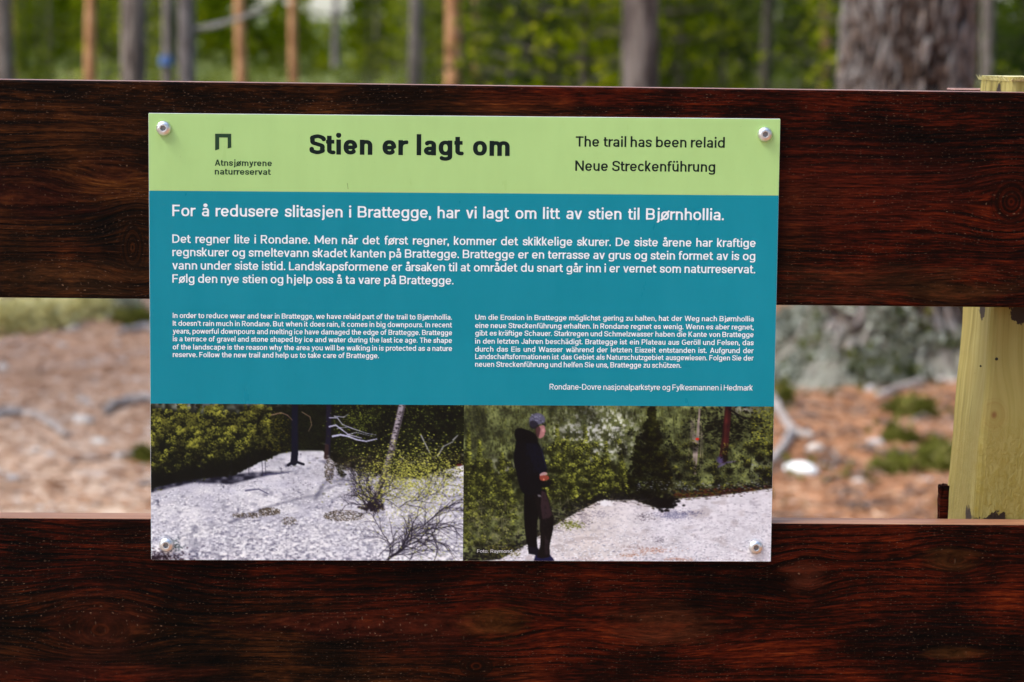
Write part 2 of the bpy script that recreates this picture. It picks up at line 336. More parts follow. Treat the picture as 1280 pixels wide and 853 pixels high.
GZ = GZ + np.where(np.hypot(GX, GY) < 14, rg.normal(0, .006, GX.shape), 0)
V = np.stack([GX.ravel(), GY.ravel(), GZ.ravel()], 1); nn = 261
I = (np.arange(nn - 1)[:, None] * nn + np.arange(nn - 1)[None]).ravel()
o = link('forest_floor', mesh('forest_floor', V, np.stack([I, I + 1, I + nn + 1, I + nn], 1), M['ground'], True)); tag(o, kind='structure')

# ------------------------------------------------------------------ the fence: two rails on a post
def box(x0, x1, y0, y1, z0, z1, bev=.0015, seg=2, tilt=0.0, n=1):
    bm = bmesh.new(); bmesh.ops.create_cube(bm, size=1)
    for v in bm.verts: v.co = Vector(((x0 + x1) / 2 + v.co.x * (x1 - x0), (y0 + y1) / 2 + v.co.y * (y1 - y0), (z0 + z1) / 2 + v.co.z * (z1 - z0)))
    if bev: bmesh.ops.bevel(bm, geom=list(bm.edges), offset=bev, segments=seg, affect='EDGES', profile=.6)
    for v in bm.verts: v.co.z += tilt * v.co.x
    return bm
def bm_link(name, bm, mats, parent=None, smooth=False, top=None):
    me = bpy.data.meshes.new(name); bm.normal_update()
    for m_ in (mats if isinstance(mats, (list, tuple)) else [mats]): me.materials.append(m_)
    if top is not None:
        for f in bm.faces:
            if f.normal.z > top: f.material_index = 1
    if smooth:
        for f in bm.faces: f.smooth = True
    bm.to_mesh(me); bm.free(); return link(name, me, parent)
Z0 = 1.08          # height of the middle of the notice above the ground
fence = empty('rail_fence', (0, 0, 0)); tag(fence, 'dark stained two-rail fence on yellow-green posts behind the notice', 'fence')
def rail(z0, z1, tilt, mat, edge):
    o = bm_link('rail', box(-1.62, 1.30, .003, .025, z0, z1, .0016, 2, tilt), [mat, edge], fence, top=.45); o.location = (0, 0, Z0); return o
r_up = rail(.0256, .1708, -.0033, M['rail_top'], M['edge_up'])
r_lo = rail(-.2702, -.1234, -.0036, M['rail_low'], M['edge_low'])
r_up['label'] = 'upper rail, brownish black stained board'; r_lo['label'] = 'lower rail, redder stained board with knots'

def make_post(xc, lean, name='post'):
    """squared post, rough sawn at the top, slightly leaning"""
    w, dp, y0 = .098, .095, .0262
    bm = bmesh.new(); n = 10; rings = []; rr = random.Random(5)
    sec = []
    for (cx, cy, sx, sy) in ((0, 0, 1, 1), (1, 0, -1, 1), (1, 1, -1, -1), (0, 1, 1, -1)):
        r_ = .005
        for k in range(4):
            a = math.pi / 2 * k / 3
            px, py = (r_ - r_ * math.sin(a), r_ - r_ * math.cos(a)) if sx * sy > 0 else (r_ - r_ * math.cos(a), r_ - r_ * math.sin(a))
            sec.append((cx * w + sx * px, cy * dp + sy * py))
    # order the section anticlockwise
    c = (w / 2, dp / 2); sec.sort(key=lambda p: math.atan2(p[1] - c[1], p[0] - c[0]))
    zs = [-.35, 0, .3, .6] + [.8 + .02 * i for i in range(23)] + [1.2595]
    for z in zs:
        ring = []
        for (sx, sy) in sec:
            wob = .0004 * math.sin(z * 31 + sx * 40) + .0004 * math.sin(z * 73 + sy * 50)
            ring.append(bm.verts.new((xc + sx + lean * (z - .95) + wob, y0 + sy, z)))
        rings.append(ring)
    m = len(sec)
    for i in range(len(rings) - 1):
        for k in range(m): bm.faces.new((rings[i][k], rings[i][(k + 1) % m], rings[i + 1][(k + 1) % m], rings[i + 1][k]))
    bm.faces.new(rings[-1]); bm.faces.new(list(reversed(rings[0])))
    p = bm_link(name, bm, [M['post'], M['post_end']], fence, top=.8)
    # torn fibres round the saw cut
    V, F = [], []
    for i in range(420):
        side = rr.random(); zt = 1.2585
        if side < .55: x, y, nx, ny = xc + rr.uniform(0, w), y0 - .0003, rr.uniform(-.4, .4), -1
        elif side < .85: x, y, nx, ny = xc - .0003, y0 + rr.uniform(0, dp), -1, rr.uniform(-.4, .4)
        else: x, y, nx, ny = xc + rr.uniform(0, w), y0 + rr.uniform(0, dp), rr.uniform(-1, 1), rr.uniform(-1, 1)
        x += lean * .31; l = rr.uniform(.0006, .0032) * rr.choice((.5, 1, 1, 1.3)); b = len(V); ww = rr.uniform(.0002, .0008)
        V += [(x - ww, y, zt - .002), (x + ww, y, zt - .002), (x + nx * l * .7 + rr.uniform(-.001, .001), y + ny * l * .7, zt + l * rr.uniform(-.1, .8)), (x, y + .001, zt - .001)]
        F += [(b, b + 1, b + 2), (b + 1, b + 3, b + 2), (b + 3, b, b + 2)]
    f = link('torn_fibres', mesh('torn_fibres', V, F, M['post_end']), p); f['kind'] = 'stuff'
    return p
post = make_post(.3545, .048)
for x, z in ((.0066, 1.0665), (-.0043, 1.0615)):      # two small nail holes
    bm = bmesh.new(); bmesh.ops.create_circle(bm, cap_ends=True, radius=.0011 if x > 0 else .0007, segments=10, matrix=Matrix.Translation((.3600 + x, .0258, z)) @ Matrix.Rotation(R(90), 4, 'X')); bm_link('nail_hole', bm, M['nail_hole'], post)
p2 = make_post(-1.50, .0, 'post'); p2.name = 'post'
def offcut(x0, x1, z0, z1, seed):
    bm = box(x0, x1, .0262, .036, z0, z1, .0008, 1); rr = random.Random(seed)
    bmesh.ops.subdivide_edges(bm, edges=list(bm.edges), cuts=4, use_grid_fill=True)
    for v in bm.verts: v.co += Vector((rr.uniform(-1, 1), 0, rr.uniform(-1, 1))) * .0011
    return bm_link('packing_piece', bm, M['rail_plain'], fence)
offcut(.3312, .3365, .93, .9775, 1)
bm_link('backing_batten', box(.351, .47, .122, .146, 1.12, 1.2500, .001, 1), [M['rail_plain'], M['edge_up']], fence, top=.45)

# ------------------------------------------------------------------ the notice
# ---- lettering: a plain grotesque drawn from stroke skeletons; h is half the stroke width ----
XH, CAP, ASC, DSC = 528, 710, 740, -190
def arc(cx, cy, rx, ry, a0, a1, n=14):
    out = []; e = .86 if min(rx, ry) > 95 else 1.0     # slightly squared bowls
    for i in range(n + 1):
        a = math.radians(a0 + (a1 - a0) * i / n); c, s = math.cos(a), math.sin(a)
        out.append((cx + rx * math.copysign(abs(c) ** e, c), cy + ry * math.copysign(abs(s) ** e, s)))
    return out
def spl(P, n=7):
    """smooth curve through the points"""
    P = [P[0]] + list(P) + [P[-1]]; out = []
    for i in range(1, len(P) - 2):
        for k in range(n):
            t = k / n
            out.append(tuple(.5 * (2 * P[i][j] + (P[i + 1][j] - P[i - 1][j]) * t + (2 * P[i - 1][j] - 5 * P[i][j] + 4 * P[i + 1][j] - P[i + 2][j]) * t * t + (3 * P[i][j] - P[i - 1][j] - 3 * P[i + 1][j] + P[i + 2][j]) * t ** 3) for j in (0, 1)))
    return out + [P[-1]]
def dot(x, y, r): return [(x - r, y), (x + r, y)]
def glyph(ch, h):
    """-> advance box width, strokes, (lowest, highest y)"""
    X, C, A, D = XH, CAP, ASC, DSC; H2 = 2 * h
    def bowl(w, y0=0, y1=None):
        y1 = X if y1 is None else y1
        return arc(w / 2, (y0 + y1) / 2, w / 2 - h, (y1 - y0) / 2 - h + 8, 0, 360, 36)
    def arch(x0, x1, top=None, y=0):
        top = X if top is None else top; r = min(190, (x1 - x0) / 2); m = (x0 + x1) / 2
        return [(x0, y)] + arc(m, top - h - r + 6, (x1 - x0) / 2, r, 180, 0) + [(x1, 0)]
    if ch == 'o': return 490, [bowl(490)], (-20, X + 20)
    if ch == 'n': return 440, [[(h, 0), (h, X)], arch(h, 440 - h)[1:]], (-20, X + 10)
    if ch == 'h': return 440, [[(h, 0), (h, A)], arch(h, 440 - h)[1:]], (-20, A)
    if ch == 'm': return 710, [[(h, 0), (h, X)], arch(h, 355)[1:], arch(355, 710 - h)[1:]], (-20, X + 10)
    if ch == 'r': return 285, [[(h, 0), (h, X)], arc(h + 215, X - h - 185, 215, 190, 180, 84)], (-20, X + 8)
    if ch == 'u':
        w = 440; return w, [[(w - h, 0), (w - h, X)], [(h, X)] + arc(w / 2, h + 184, w / 2 - h, 190, 180, 360)], (-20, X)
    if ch in 'bpdq':
        w = 490; o = arc(w / 2, X / 2, w / 2 - h, X / 2 - h + 8, 0, 360, 36); x = h if ch in 'bp' else w - h
        return w, [o, [(x, 0 if ch in 'bd' else D), (x, A if ch in 'bd' else X)]], (D - 5, A)
    if ch == 'g':
        w = 480; return w, [bowl(w), [(w - h, X), (w - h, D + 170)] + arc(w / 2 - 5, D + 150, w / 2 - h + 5, 150 - h + 10, 0, -152)], (D - 20, X + 10)
    if ch == 'e':
        w = 480; return w, [[(2 * h * .6, X / 2 - 8), (w - h, X / 2 - 8)], arc(w / 2, X / 2, w / 2 - h, X / 2 - h + 8, -2, 322, 34)], (-20, X + 20)
    if ch == 'c': return 450, [arc(240, X / 2, 240 - h, X / 2 - h + 8, 42, 318, 30)], (-20, X + 20)
    if ch == 'a':
        w = 430; return w, [[(w - h, 0), (w - h, X - 180)] + arc(w / 2 + 5, X - 178, w / 2 - h - 5, 178 - h + 8, 0, 152), arc(w / 2 - 10, 158, w / 2 - h - 10, 158 - h + 8, 0, 360, 30)[8:29], [(w / 2 - 12, 316 - h + 6), (w - h, 316 - h + 6)], [(w / 2 - 10, h - 8), (w / 2 + 40, h - 2), (w - h, 108)]], (-20, X + 20)
    if ch == 's':
        return 410, [spl([(378, X - 140), (330, X - h - 26), (210, X - h + 8), (85, X - h - 30), (h + 12, X - 148), (110, 298), (215, 262), (330, 218), (400 - h, 142), (330, h + 26), (205, h - 8), (82, h + 28), (h - 8, 142)])], (-20, X + 20)
    if ch == 't': return 300, [[(115, X + 130), (115, 150)] + arc(115 + 125, 150, 125, 150 - h + 6, 180, 290), [(0, X - h), (290, X - h)]], (-20, X + 130)
    if ch == 'f': return 290, [[(110, 0), (110, A - 160)] + arc(110 + 130, A - 160, 130, 160 - h, 180, 72), [(0, X - h), (275, X - h)]], (0, A)
    if ch == 'i': return H2, [[(h, 0), (h, X)], dot(h, X + 150, h * 1.15)], (0, A + 20)
    if ch == 'j': return H2 + 60, [[(h + 60, X), (h + 60, D + 120)] + arc(h - 50, D + 120, 110, 120 - h, 0, -70), dot(h + 60, X + 150, h * 1.15)], (D, A + 20)
    if ch == 'l': return H2, [[(h, 0), (h, A)]], (0, A)
    if ch == '|': return H2, [[(h, D), (h, A)]], (D, A)
    if ch == 'k': return 430, [[(h, 0), (h, A)], [(h * 1.2, 190), (420 - h, X + 60)], [(165, 300), (400 - h * .3, -60)]], (0, A)
    if ch == 'v': return 460, [[(h + 12 - 30, X + 60), (230, 4)], [(448 - h + 30, X + 60), (230, 4)]], (0, X)
    if ch == 'w': return 700, [[(h + 10 - 22, X + 60), (190, 4)], [(190, 4), (350, X - 8)], [(350, X - 8), (510, 4)], [(690 - h + 22, X + 60), (510, 4)]], (0, X)
    if ch == 'y': return 455, [[(h + 12 - 28, X + 60), (232, 22)], [(443 - h + 28, X + 60), (232, 22), (195, -70)] + spl([(195, -70), (150, D + h + 12), (60, D + h), (30, D + h + 4)])[1:]], (D, X)
    if ch == 'z': return 400, [[(10, X - h), (395, X - h)], [(365 - h * .3, X - h), (40 + h * .3, h)], [(10, h), (395, h)]], (0, X)
    if ch == 'x': return 430, [[(h - 30, X + 60), (430 - h + 30, -60)], [(430 - h + 30, X + 60), (h - 30, -60)]], (0, X)
    if ch == 'A': return 600, [[(h + 5 - 22, -60), (300, C)], [(595 - h + 22, -60), (300, C)], [(110, 215), (490, 215)]], (0, C)
    if ch in 'BPRD':
        L = [[(h, 0), (h, C)]]
        if ch == 'D': return 590, L + [[(h, C - h), (240, C - h)] + arc(240, C / 2, 350 - h, C / 2 - h, 90, -90, 24) + [(h, h)]], (0, C)
        m = 352 if ch == 'B' else 300
        L.append([(h, C - h), (320, C - h)] + arc(320, (C + m) / 2 - h / 2 + (0 if ch == 'B' else h / 2), 205 - h, (C - h - m) / 2 + (0 if ch == 'B' else 0), 90, -90, 18) + [(h, m)])
        if ch == 'B': L.append([(320, m), ] + arc(330, (m + h) / 2, 220 - h, (m - h) / 2, 90, -90, 18) + [(h, h)])
        if ch == 'R': L.append([(290, m), (525 - h * .3, -60)])
        return (550 if ch == 'B' else 535), L, (0, C)
    if ch == 'E': return 480, [[(h, 0), (h, C)], [(h, C - h), (475, C - h)], [(h, h), (480, h)], [(h, C / 2 + 8), (440, C / 2 + 8)]], (0, C)
    if ch == 'F': return 460, [[(h, 0), (h, C)], [(h, C - h), (460, C - h)], [(h, C / 2 - 12), (425, C / 2 - 12)]], (0, C)
    if ch == 'G': return 620, [arc(325, C / 2, 325 - h, C / 2 - h + 8, 44, 352, 34) + [(620 - h, C / 2 - 20), (340, C / 2 - 20)]], (-20, C + 20)
    if ch == 'H': return 590, [[(h, 0), (h, C)], [(590 - h, 0), (590 - h, C)], [(h, C / 2), (590 - h, C / 2)]], (0, C)
    if ch == 'I': return H2, [[(h, 0), (h, C)]], (0, C)
    if ch == 'J': return 430, [[(430 - h, C), (430 - h, 200)] + arc(215, 200, 215 - h, 200 - h + 8, 0, -172)], (-20, C)
    if ch == 'K': return 560, [[(h, 0), (h, C)], [(h * 1.2, 250), (520 - h * .3, C + 50)], [(190, 370), (550 - h * .3, -60)]], (0, C)
    if ch == 'L': return 440, [[(h, 0), (h, C)], [(h, h), (440, h)]], (0, C)
    if ch == 'M': return 740, [[(h, 0), (h, C)], [(740 - h, 0), (740 - h, C)], [(h, C - 30), (370, 130)], [(740 - h, C - 30), (370, 130)]], (0, C)
    if ch == 'N': return 600, [[(h, 0), (h, C)], [(600 - h, 0), (600 - h, C)], [(h, C - 10), (600 - h, 10)]], (0, C)
    if ch == 'P': pass
    if ch == 'S': return 530, [spl([(495, C - 180), (440, C - h - 38), (275, C - h + 8), (105, C - h - 40), (h + 16, C - 192), (120, 412), (275, 358), (435, 298), (520 - h, 188), (440, h + 40), (270, h - 8), (95, h + 40), (h - 10, 192)])], (-20, C + 20)
    if ch == 'T': return 540, [[(0, C - h), (540, C - h)], [(270, 0), (270, C)]], (0, C)
    if ch == 'U': return 580, [[(h, C), (h, 250)] + arc(290, 250, 290 - h, 250 - h + 8, 180, 360, 20) + [(580 - h, C)]], (-20, C)
    if ch == 'W': return 900, [[(h + 10 - 18, C + 60), (240, 6)], [(240, 6), (450, C - 10)], [(450, C - 10), (660, 6)], [(890 - h + 18, C + 60), (660, 6)]], (0, C)
    if ch == '.': return H2 * 1.15, [dot(h * 1.15, h * 1.1, h * 1.15)], (-20, 300)
    if ch == ',': return H2 * 1.15, [dot(h * 1.15, h * 1.1, h * 1.15), [(h * 1.5, h * .9), (h * .7, -110)]], (-160, 300)
    if ch == ':': return H2 * 1.15, [dot(h * 1.15, h * 1.1, h * 1.15), dot(h * 1.15, X - h * 1.2, h * 1.15)], (-20, X + 20)
    if ch == "'": return H2, [[(h, C), (h, C - 210)]], (0, C)
    if ch == '-': return 300, [[(0, 262), (300, 262)]], (0, C)
    acc = {'å': ('a', 'ring'), 'ä': ('a', 'um'), 'ö': ('o', 'um'), 'ü': ('u', 'um'), 'ø': ('o', 'sl')}[ch]
    w, L, (lo, hi) = glyph(acc[0], h); m = w / 2
    if acc[1] == 'ring': L = L + [arc(m, X + 150, 88 - h * .3, 80 - h * .3, 0, 360, 20)]; hi = A + 110
    elif acc[1] == 'um': L = L + [dot(m - 105, X + 148, h * 1.1), dot(m + 105, X + 148, h * 1.1)]; hi = A + 60
    else: L = L + [[(-10, -40), (w + 10, X + 40)]]; lo, hi = -60, X + 60
    return w, L, (lo, hi)
BEAR = {c: 34 for c in 'ocedqgøö'}; BEAR.update({c: 14 for c in 'vwyxktfzATW'}); BEAR.update({'s': 26, 'a': 30, 'å': 30, 'ä': 30, 'S': 28, 'G': 36, 'J': 20, '.': 30, ',': 30, "'": 30, '-': 36, ':': 34, 'r': 40})
def bear(c, right): 
    b = BEAR.get(c, 56)
    if right and c in 'rtfL': b = 4
    if (not right and c in 'dqga') : b = 34
    if right and c in 'dqga': b = 56
    if not right and c in 'bp': b = 56
    if right and c in 'bpP': b = 32
    return b
_gc = {}
def glyph_tris(ch, h, st):
    """outline of the thickened strokes by marching squares -> (width, verts, faces)"""
    key = (ch, h, st)
    if key in _gc: return _gc[key]
    w, L, (lo, hi) = glyph(ch, h)
    x0, x1, y0, y1 = -70, w + 70, lo - 30, hi + 30
    nx, ny = int((x1 - x0) / st) + 2, int((y1 - y0) / st) + 2
    gx = x0 + st * np.arange(nx); gy = y0 + st * np.arange(ny); X, Y = np.meshgrid(gx, gy); F = np.full(X.shape, 1e9)
    thin = .82
    for P in L:
        isdot = len(P) == 2 and P[0][1] == P[1][1] and abs(P[1][0] - P[0][0]) < 2.6 * h and ch in "ij.,:äöü" and (P[0][1] > XH or ch in '.,:')
        hw = h * 1.15 if isdot else h
        for i in range(len(P) - 1):
            (ax, ay), (bx, by) = P[i], P[i + 1]; dx, dy = bx - ax, by - ay; l = math.hypot(dx, dy)
            if l < 1e-6: continue
            k = 1 - (1 - thin) * (abs(dx) / l) ** 2 if not isdot else 1
            kk = hw * (k if not (isdot) else 1)
            t = ((X - ax) * dx + (Y - ay) * dy) / l; n = np.abs((X - ax) * dy - (Y - ay) * dx) / l
            if isdot:
                F = np.minimum(F, np.hypot(X - (ax + bx) / 2, Y - ay) - hw); continue
            F = np.minimum(F, np.maximum(n - kk, np.abs(t - l / 2) - l / 2))
            if i > 0: F = np.minimum(F, np.hypot(X - ax, Y - ay) - kk)
        if P[0] == P[-1] or math.hypot(P[0][0] - P[-1][0], P[0][1] - P[-1][1]) < 1: F = np.minimum(F, np.hypot(X - P[0][0], Y - P[0][1]) - h)
    F = np.maximum(F, np.maximum(lo - Y, Y - hi)); F[0] = F[-1] = 50; F[:, 0] = F[:, -1] = 50
    vs, vi, fs = [], {}, []
    def V(k, p):
        if k not in vi: vi[k] = len(vs); vs.append(p)
        return vi[k]
    ins = F < 0
    for j in range(ny - 1):
        i = 0
        while i < nx - 1:
            c4 = (ins[j, i], ins[j, i + 1], ins[j + 1, i + 1], ins[j + 1, i])
            if all(c4):
                k = i
                while k < nx - 1 and ins[j, k + 1] and ins[j + 1, k + 1]: k += 1
                fs.append((V((j, i), (gx[i], gy[j])), V((j, k), (gx[k], gy[j])), V((j + 1, k), (gx[k], gy[j + 1])), V((j + 1, i), (gx[i], gy[j + 1]))))
                i = k; continue
            if any(c4):
                C4 = ((j, i), (j, i + 1), (j + 1, i + 1), (j + 1, i)); f = []
                for q in range(4):
                    a, b = C4[q], C4[(q + 1) % 4]
                    if ins[a]: f.append(V(a, (gx[a[1]], gy[a[0]])))
                    if ins[a] != ins[b]:
                        t = F[a] / (F[a] - F[b]); f.append(V((min(a, b), max(a, b)), (gx[a[1]] + t * (gx[b[1]] - gx[a[1]]), gy[a[0]] + t * (gy[b[0]] - gy[a[0]]))))
                if len(f) > 2: fs.append(tuple(f))
            i += 1
    _gc[key] = (w, np.array(vs).reshape(-1, 2), fs)
    return _gc[key]
def text_mesh(lines, z, weight, st):
    """lines: (text, x0, x1, baseline z, cap height) in board metres; words are spread so each line fills x0..x1"""
    verts, faces, n = [], [], 0
    for s, xa, xb, zb, cap in lines:
        sc = cap / CAP; h = weight / 2; x = 0; pos = []; gaps = 0
        for i, ch in enumerate(s):
            if ch == ' ': x += 300; gaps += 1; pos.append((ch, x)); continue
            w, v, f = glyph_tris(ch, h, st)
            if i and s[i - 1] != ' ': x += bear(ch, False)
            pos.append((ch, x)); x += w
            if i + 1 < len(s) and s[i + 1] != ' ': x += bear(ch, True)
        need = (xb - xa) / sc
        # spread: word gaps take most of a small surplus, letters are stretched for the rest
        extra = need - x; g = max(0, min(extra / max(gaps, 1), 150)) if gaps else 0
        kx = (need - g * gaps) / x if gaps * g < need else 1
        off = 0
        for ch, px in pos:
            if ch == ' ': off += g; continue
            w, v, f = glyph_tris(ch, h, st)
            P = np.empty((len(v), 3)); P[:, 0] = xa + ((v[:, 0] + px) * kx + off) * sc; P[:, 1] = z; P[:, 2] = zb + v[:, 1] * sc
            verts.append(P); faces += [tuple(k + n for k in q) for q in f]; n += len(v)
    return np.concatenate(verts), faces

# ---- small painter used for the two landscape pictures printed on the board ----
def vnoise(h, w, cy, cx, rng):
    """smooth value noise, cells of cy x cx pixels"""
    gy, gx = int(h / cy) + 3, int(w / cx) + 3
    g = rng.random((gy, gx))
    y = np.arange(h) / cy; x = np.arange(w) / cx
    iy = y.astype(int); ix = x.astype(int)
    fy = y - iy; fx = x - ix
    fy = (fy * fy * (3 - 2 * fy))[:, None]; fx = (fx * fx * (3 - 2 * fx))[None, :]
    a = g[iy][:, ix]; b = g[iy][:, ix + 1]; c = g[iy + 1][:, ix]; d = g[iy + 1][:, ix + 1]
    return (a * (1 - fx) + b * fx) * (1 - fy) + (c * (1 - fx) + d * fx) * fy

class Canvas:
    def __init__(s, w, h, sc, seed):
        s.sc = sc; s.W = int(w * sc); s.H = int(h * sc)
        s.a = np.zeros((s.H, s.W, 3)); s.rng = np.random.default_rng(seed)
        s.y, s.x = np.mgrid[0:s.H, 0:s.W]; s.x = (s.x + .5) / sc; s.y = (s.y + .5) / sc
    def n(s, cy, cx):
        return vnoise(s.H, s.W, cy * s.sc, cx * s.sc, s.rng)
    def mix(s, mask, col):
        m = np.clip(mask, 0, 1)[..., None]
        s.a = s.a * (1 - m) + np.asarray(col, float) * m
    def above(s, pts, soft=1.0):
        """mask of what lies under (y larger than) the polyline"""
        p = np.array(pts, float); yy = np.interp(s.x, p[:, 0], p[:, 1])
        return np.clip((s.y - yy) / soft + .5, 0, 1)
    def win(s, x0, y0, x1, y1):
        k = s.sc
        return slice(max(0, int(y0 * k)), max(0, min(s.H, int(y1 * k) + 1))), slice(max(0, int(x0 * k)), max(0, min(s.W, int(x1 * k) + 1)))
    def blob(s, x, y, rx, ry, col, al=1.0, ang=0.0, hard=2.0):
        r = max(rx, ry) * 1.2 + 1
        w = s.win(x - r, y - r, x + r, y + r)
        X = s.x[w] - x; Y = s.y[w] - y
        if X.size == 0: return
        c, n_ = math.cos(ang), math.sin(ang)
        d = np.sqrt(((X * c + Y * n_) / rx) ** 2 + ((-X * n_ + Y * c) / ry) ** 2)
        m = (np.clip((1 - d) * hard, 0, 1) * al)[..., None]
        s.a[w] = s.a[w] * (1 - m) + np.asarray(col, float) * m
    def stroke(s, pts, w0, w1, col, al=1.0, soft=.6):
        pts = np.array(pts, float); n = len(pts) - 1
        for i in range(n):
            a, b = pts[i], pts[i + 1]
            ra = w0 + (w1 - w0) * i / n; rb = w0 + (w1 - w0) * (i + 1) / n; r = max(ra, rb) / 2 + 1.5
            w = s.win(min(a[0], b[0]) - r, min(a[1], b[1]) - r, max(a[0], b[0]) + r, max(a[1], b[1]) + r)
            X = s.x[w] - a[0]; Y = s.y[w] - a[1]
            if X.size == 0: continue
            d = b - a; L = d @ d + 1e-9
            t = np.clip((X * d[0] + Y * d[1]) / L, 0, 1)
            dist = np.hypot(X - t * d[0], Y - t * d[1]); rad = (ra + (rb - ra) * t) / 2
            m = (np.clip((rad - dist) / soft + .5, 0, 1) * al * np.minimum(1, rad * 2 + .25))[..., None]
            s.a[w] = s.a[w] * (1 - m) + np.asarray(col, float) * m
    def poly(s, pts, col, al=1.0):
        p = np.array(pts, float)
        w = s.win(p[:, 0].min() - 1, p[:, 1].min() - 1, p[:, 0].max() + 1, p[:, 1].max() + 1)
        X, Y = s.x[w], s.y[w]; acc = np.zeros(X.shape)
        for ox, oy in ((-.25, -.25), (.25, -.25), (-.25, .25), (.25, .25)):
            ins = np.zeros(X.shape, bool)
            for i in range(len(p)):
                x0, y0 = p[i]; x1, y1 = p[i - 1]
                if y0 == y1: continue
                ins ^= ((y0 > Y + oy) != (y1 > Y + oy)) & (X + ox < (x1 - x0) * (Y + oy - y0) / (y1 - y0) + x0)
            acc += ins / 4
        m = (acc * al)[..., None]
        s.a[w] = s.a[w] * (1 - m) + np.asarray(col, float) * m
    def twig(s, x, y, ang, L, w, col, depth, al=1.0, curl=.25, spread=.6):
        """a branching twig drawn with short strokes"""
        r = s.rng; n = max(2, int(L / 5)); pts = [(x, y)]
        for i in range(n):
            ang += r.normal(0, curl); x += math.cos(ang) * L / n; y -= math.sin(ang) * L / n; pts.append((x, y))
            if depth > 0 and r.random() < .75:
                s.twig(x, y, ang + r.choice((-1, 1)) * r.uniform(.3, spread + .3), L * r.uniform(.4, .65), w * .6, col, depth - 1, al, curl, spread)
        s.stroke(pts, w, w * .45, col, al)
        return x, y
    def foliage(s, n, xy, col0, col1, size=(1.0, 2.4), al=.8):
        """n leaf clumps at points drawn by xy(rng) -> x, y, light 0..1"""
        r = s.rng; c0 = np.array(col0, float); c1 = np.array(col1, float)
        for _ in range(n):
            q = xy(r)
            if q is None: continue
            x, y, l = q; l = min(1, max(0, l + r.normal(0, .18)))
            k = r.uniform(*size)
            s.blob(x, y, k, k * r.uniform(.35, .7), c0 + (c1 - c0) * l, al, r.uniform(-.6, .6), 2.5)
    def pine(s, x, top, base, half, col0, col1, n, size=(.9, 2.0), al=.85):
        """a young conifer: tiers of tufts, lit on the upper side of each tier"""
        r = s.rng; c0 = np.array(col0, float); c1 = np.array(col1, float); H = base - top
        for i in range(n):
            t = i / n if i < n * .6 else r.random()
            t = t ** .8; tier = (t * H / 7.0) % 1.0
            wd = half * (t * .9 + .08) * (.65 + .35 * tier + .25 * math.sin(t * 40 + x))
            ox = r.uniform(-1, 1); l = (.75 - .6 * tier - .3 * t + .25 * ox + r.normal(0, .2))
            k = r.uniform(*size)
            s.blob(x + ox * wd, top + t * H + r.normal(0, 1.2), k, k * r.uniform(.4, .9), c0 + (c1 - c0) * min(1, max(0, l)), al, -.5 * ox, 2.5)
    def clumps(s, n, xy, rad, col0, col1, per=26, size=(.7, 1.7), al=.85):
        """leafy clumps set one before another, each light above and dark below"""
        r = s.rng; c0 = np.array(col0, float); c1 = np.array(col1, float)
        P = sorted((xy(r) for _ in range(n)), key=lambda p: p[1])
        for x, y, l in P:
            R = r.uniform(*rad)
            s.blob(x, y + R * .5, R * 1.1, R * .9, c0, .6, 0, 1.2)
            for _ in range(per):
                a = r.uniform(0, 6.283); q = math.sqrt(r.random()); dx, dy = R * q * math.cos(a), R * .8 * q * math.sin(a)
                li = min(1, max(0, l - .55 * dy / R + r.normal(0, .2))); k = r.uniform(*size)
                s.blob(x + dx, y + dy, k, k * r.uniform(.4, .9), c0 + (c1 - c0) * li, al, r.uniform(-1.2, 1.2), 2.2)
    def gravel(s, n, y0, big, mask):
        """pale stones that grow towards the foot of the picture, each with a dark underside"""
        r = s.rng
        for _ in range(n):
            y = y0 + (s.H / s.sc - y0) * r.random() ** .8; x = r.uniform(0, s.W / s.sc)
            j, i = min(s.H - 1, int(y * s.sc)), min(s.W - 1, int(x * s.sc))
            if mask[j, i] < .5: continue
            k = .5 + big * ((y - y0) / (s.H / s.sc - y0)) * r.uniform(.3, 1.0)
            if r.random() < .55: s.blob(x + .3 * k, y + .55 * k, k * 1.1, k * .7, (.38, .38, .45), r.uniform(.15, .75))
            v = r.uniform(.80, 1.0); s.blob(x, y, k, k * .68, (v, v, min(1, v + .02)), .8, r.uniform(-.4, .4))

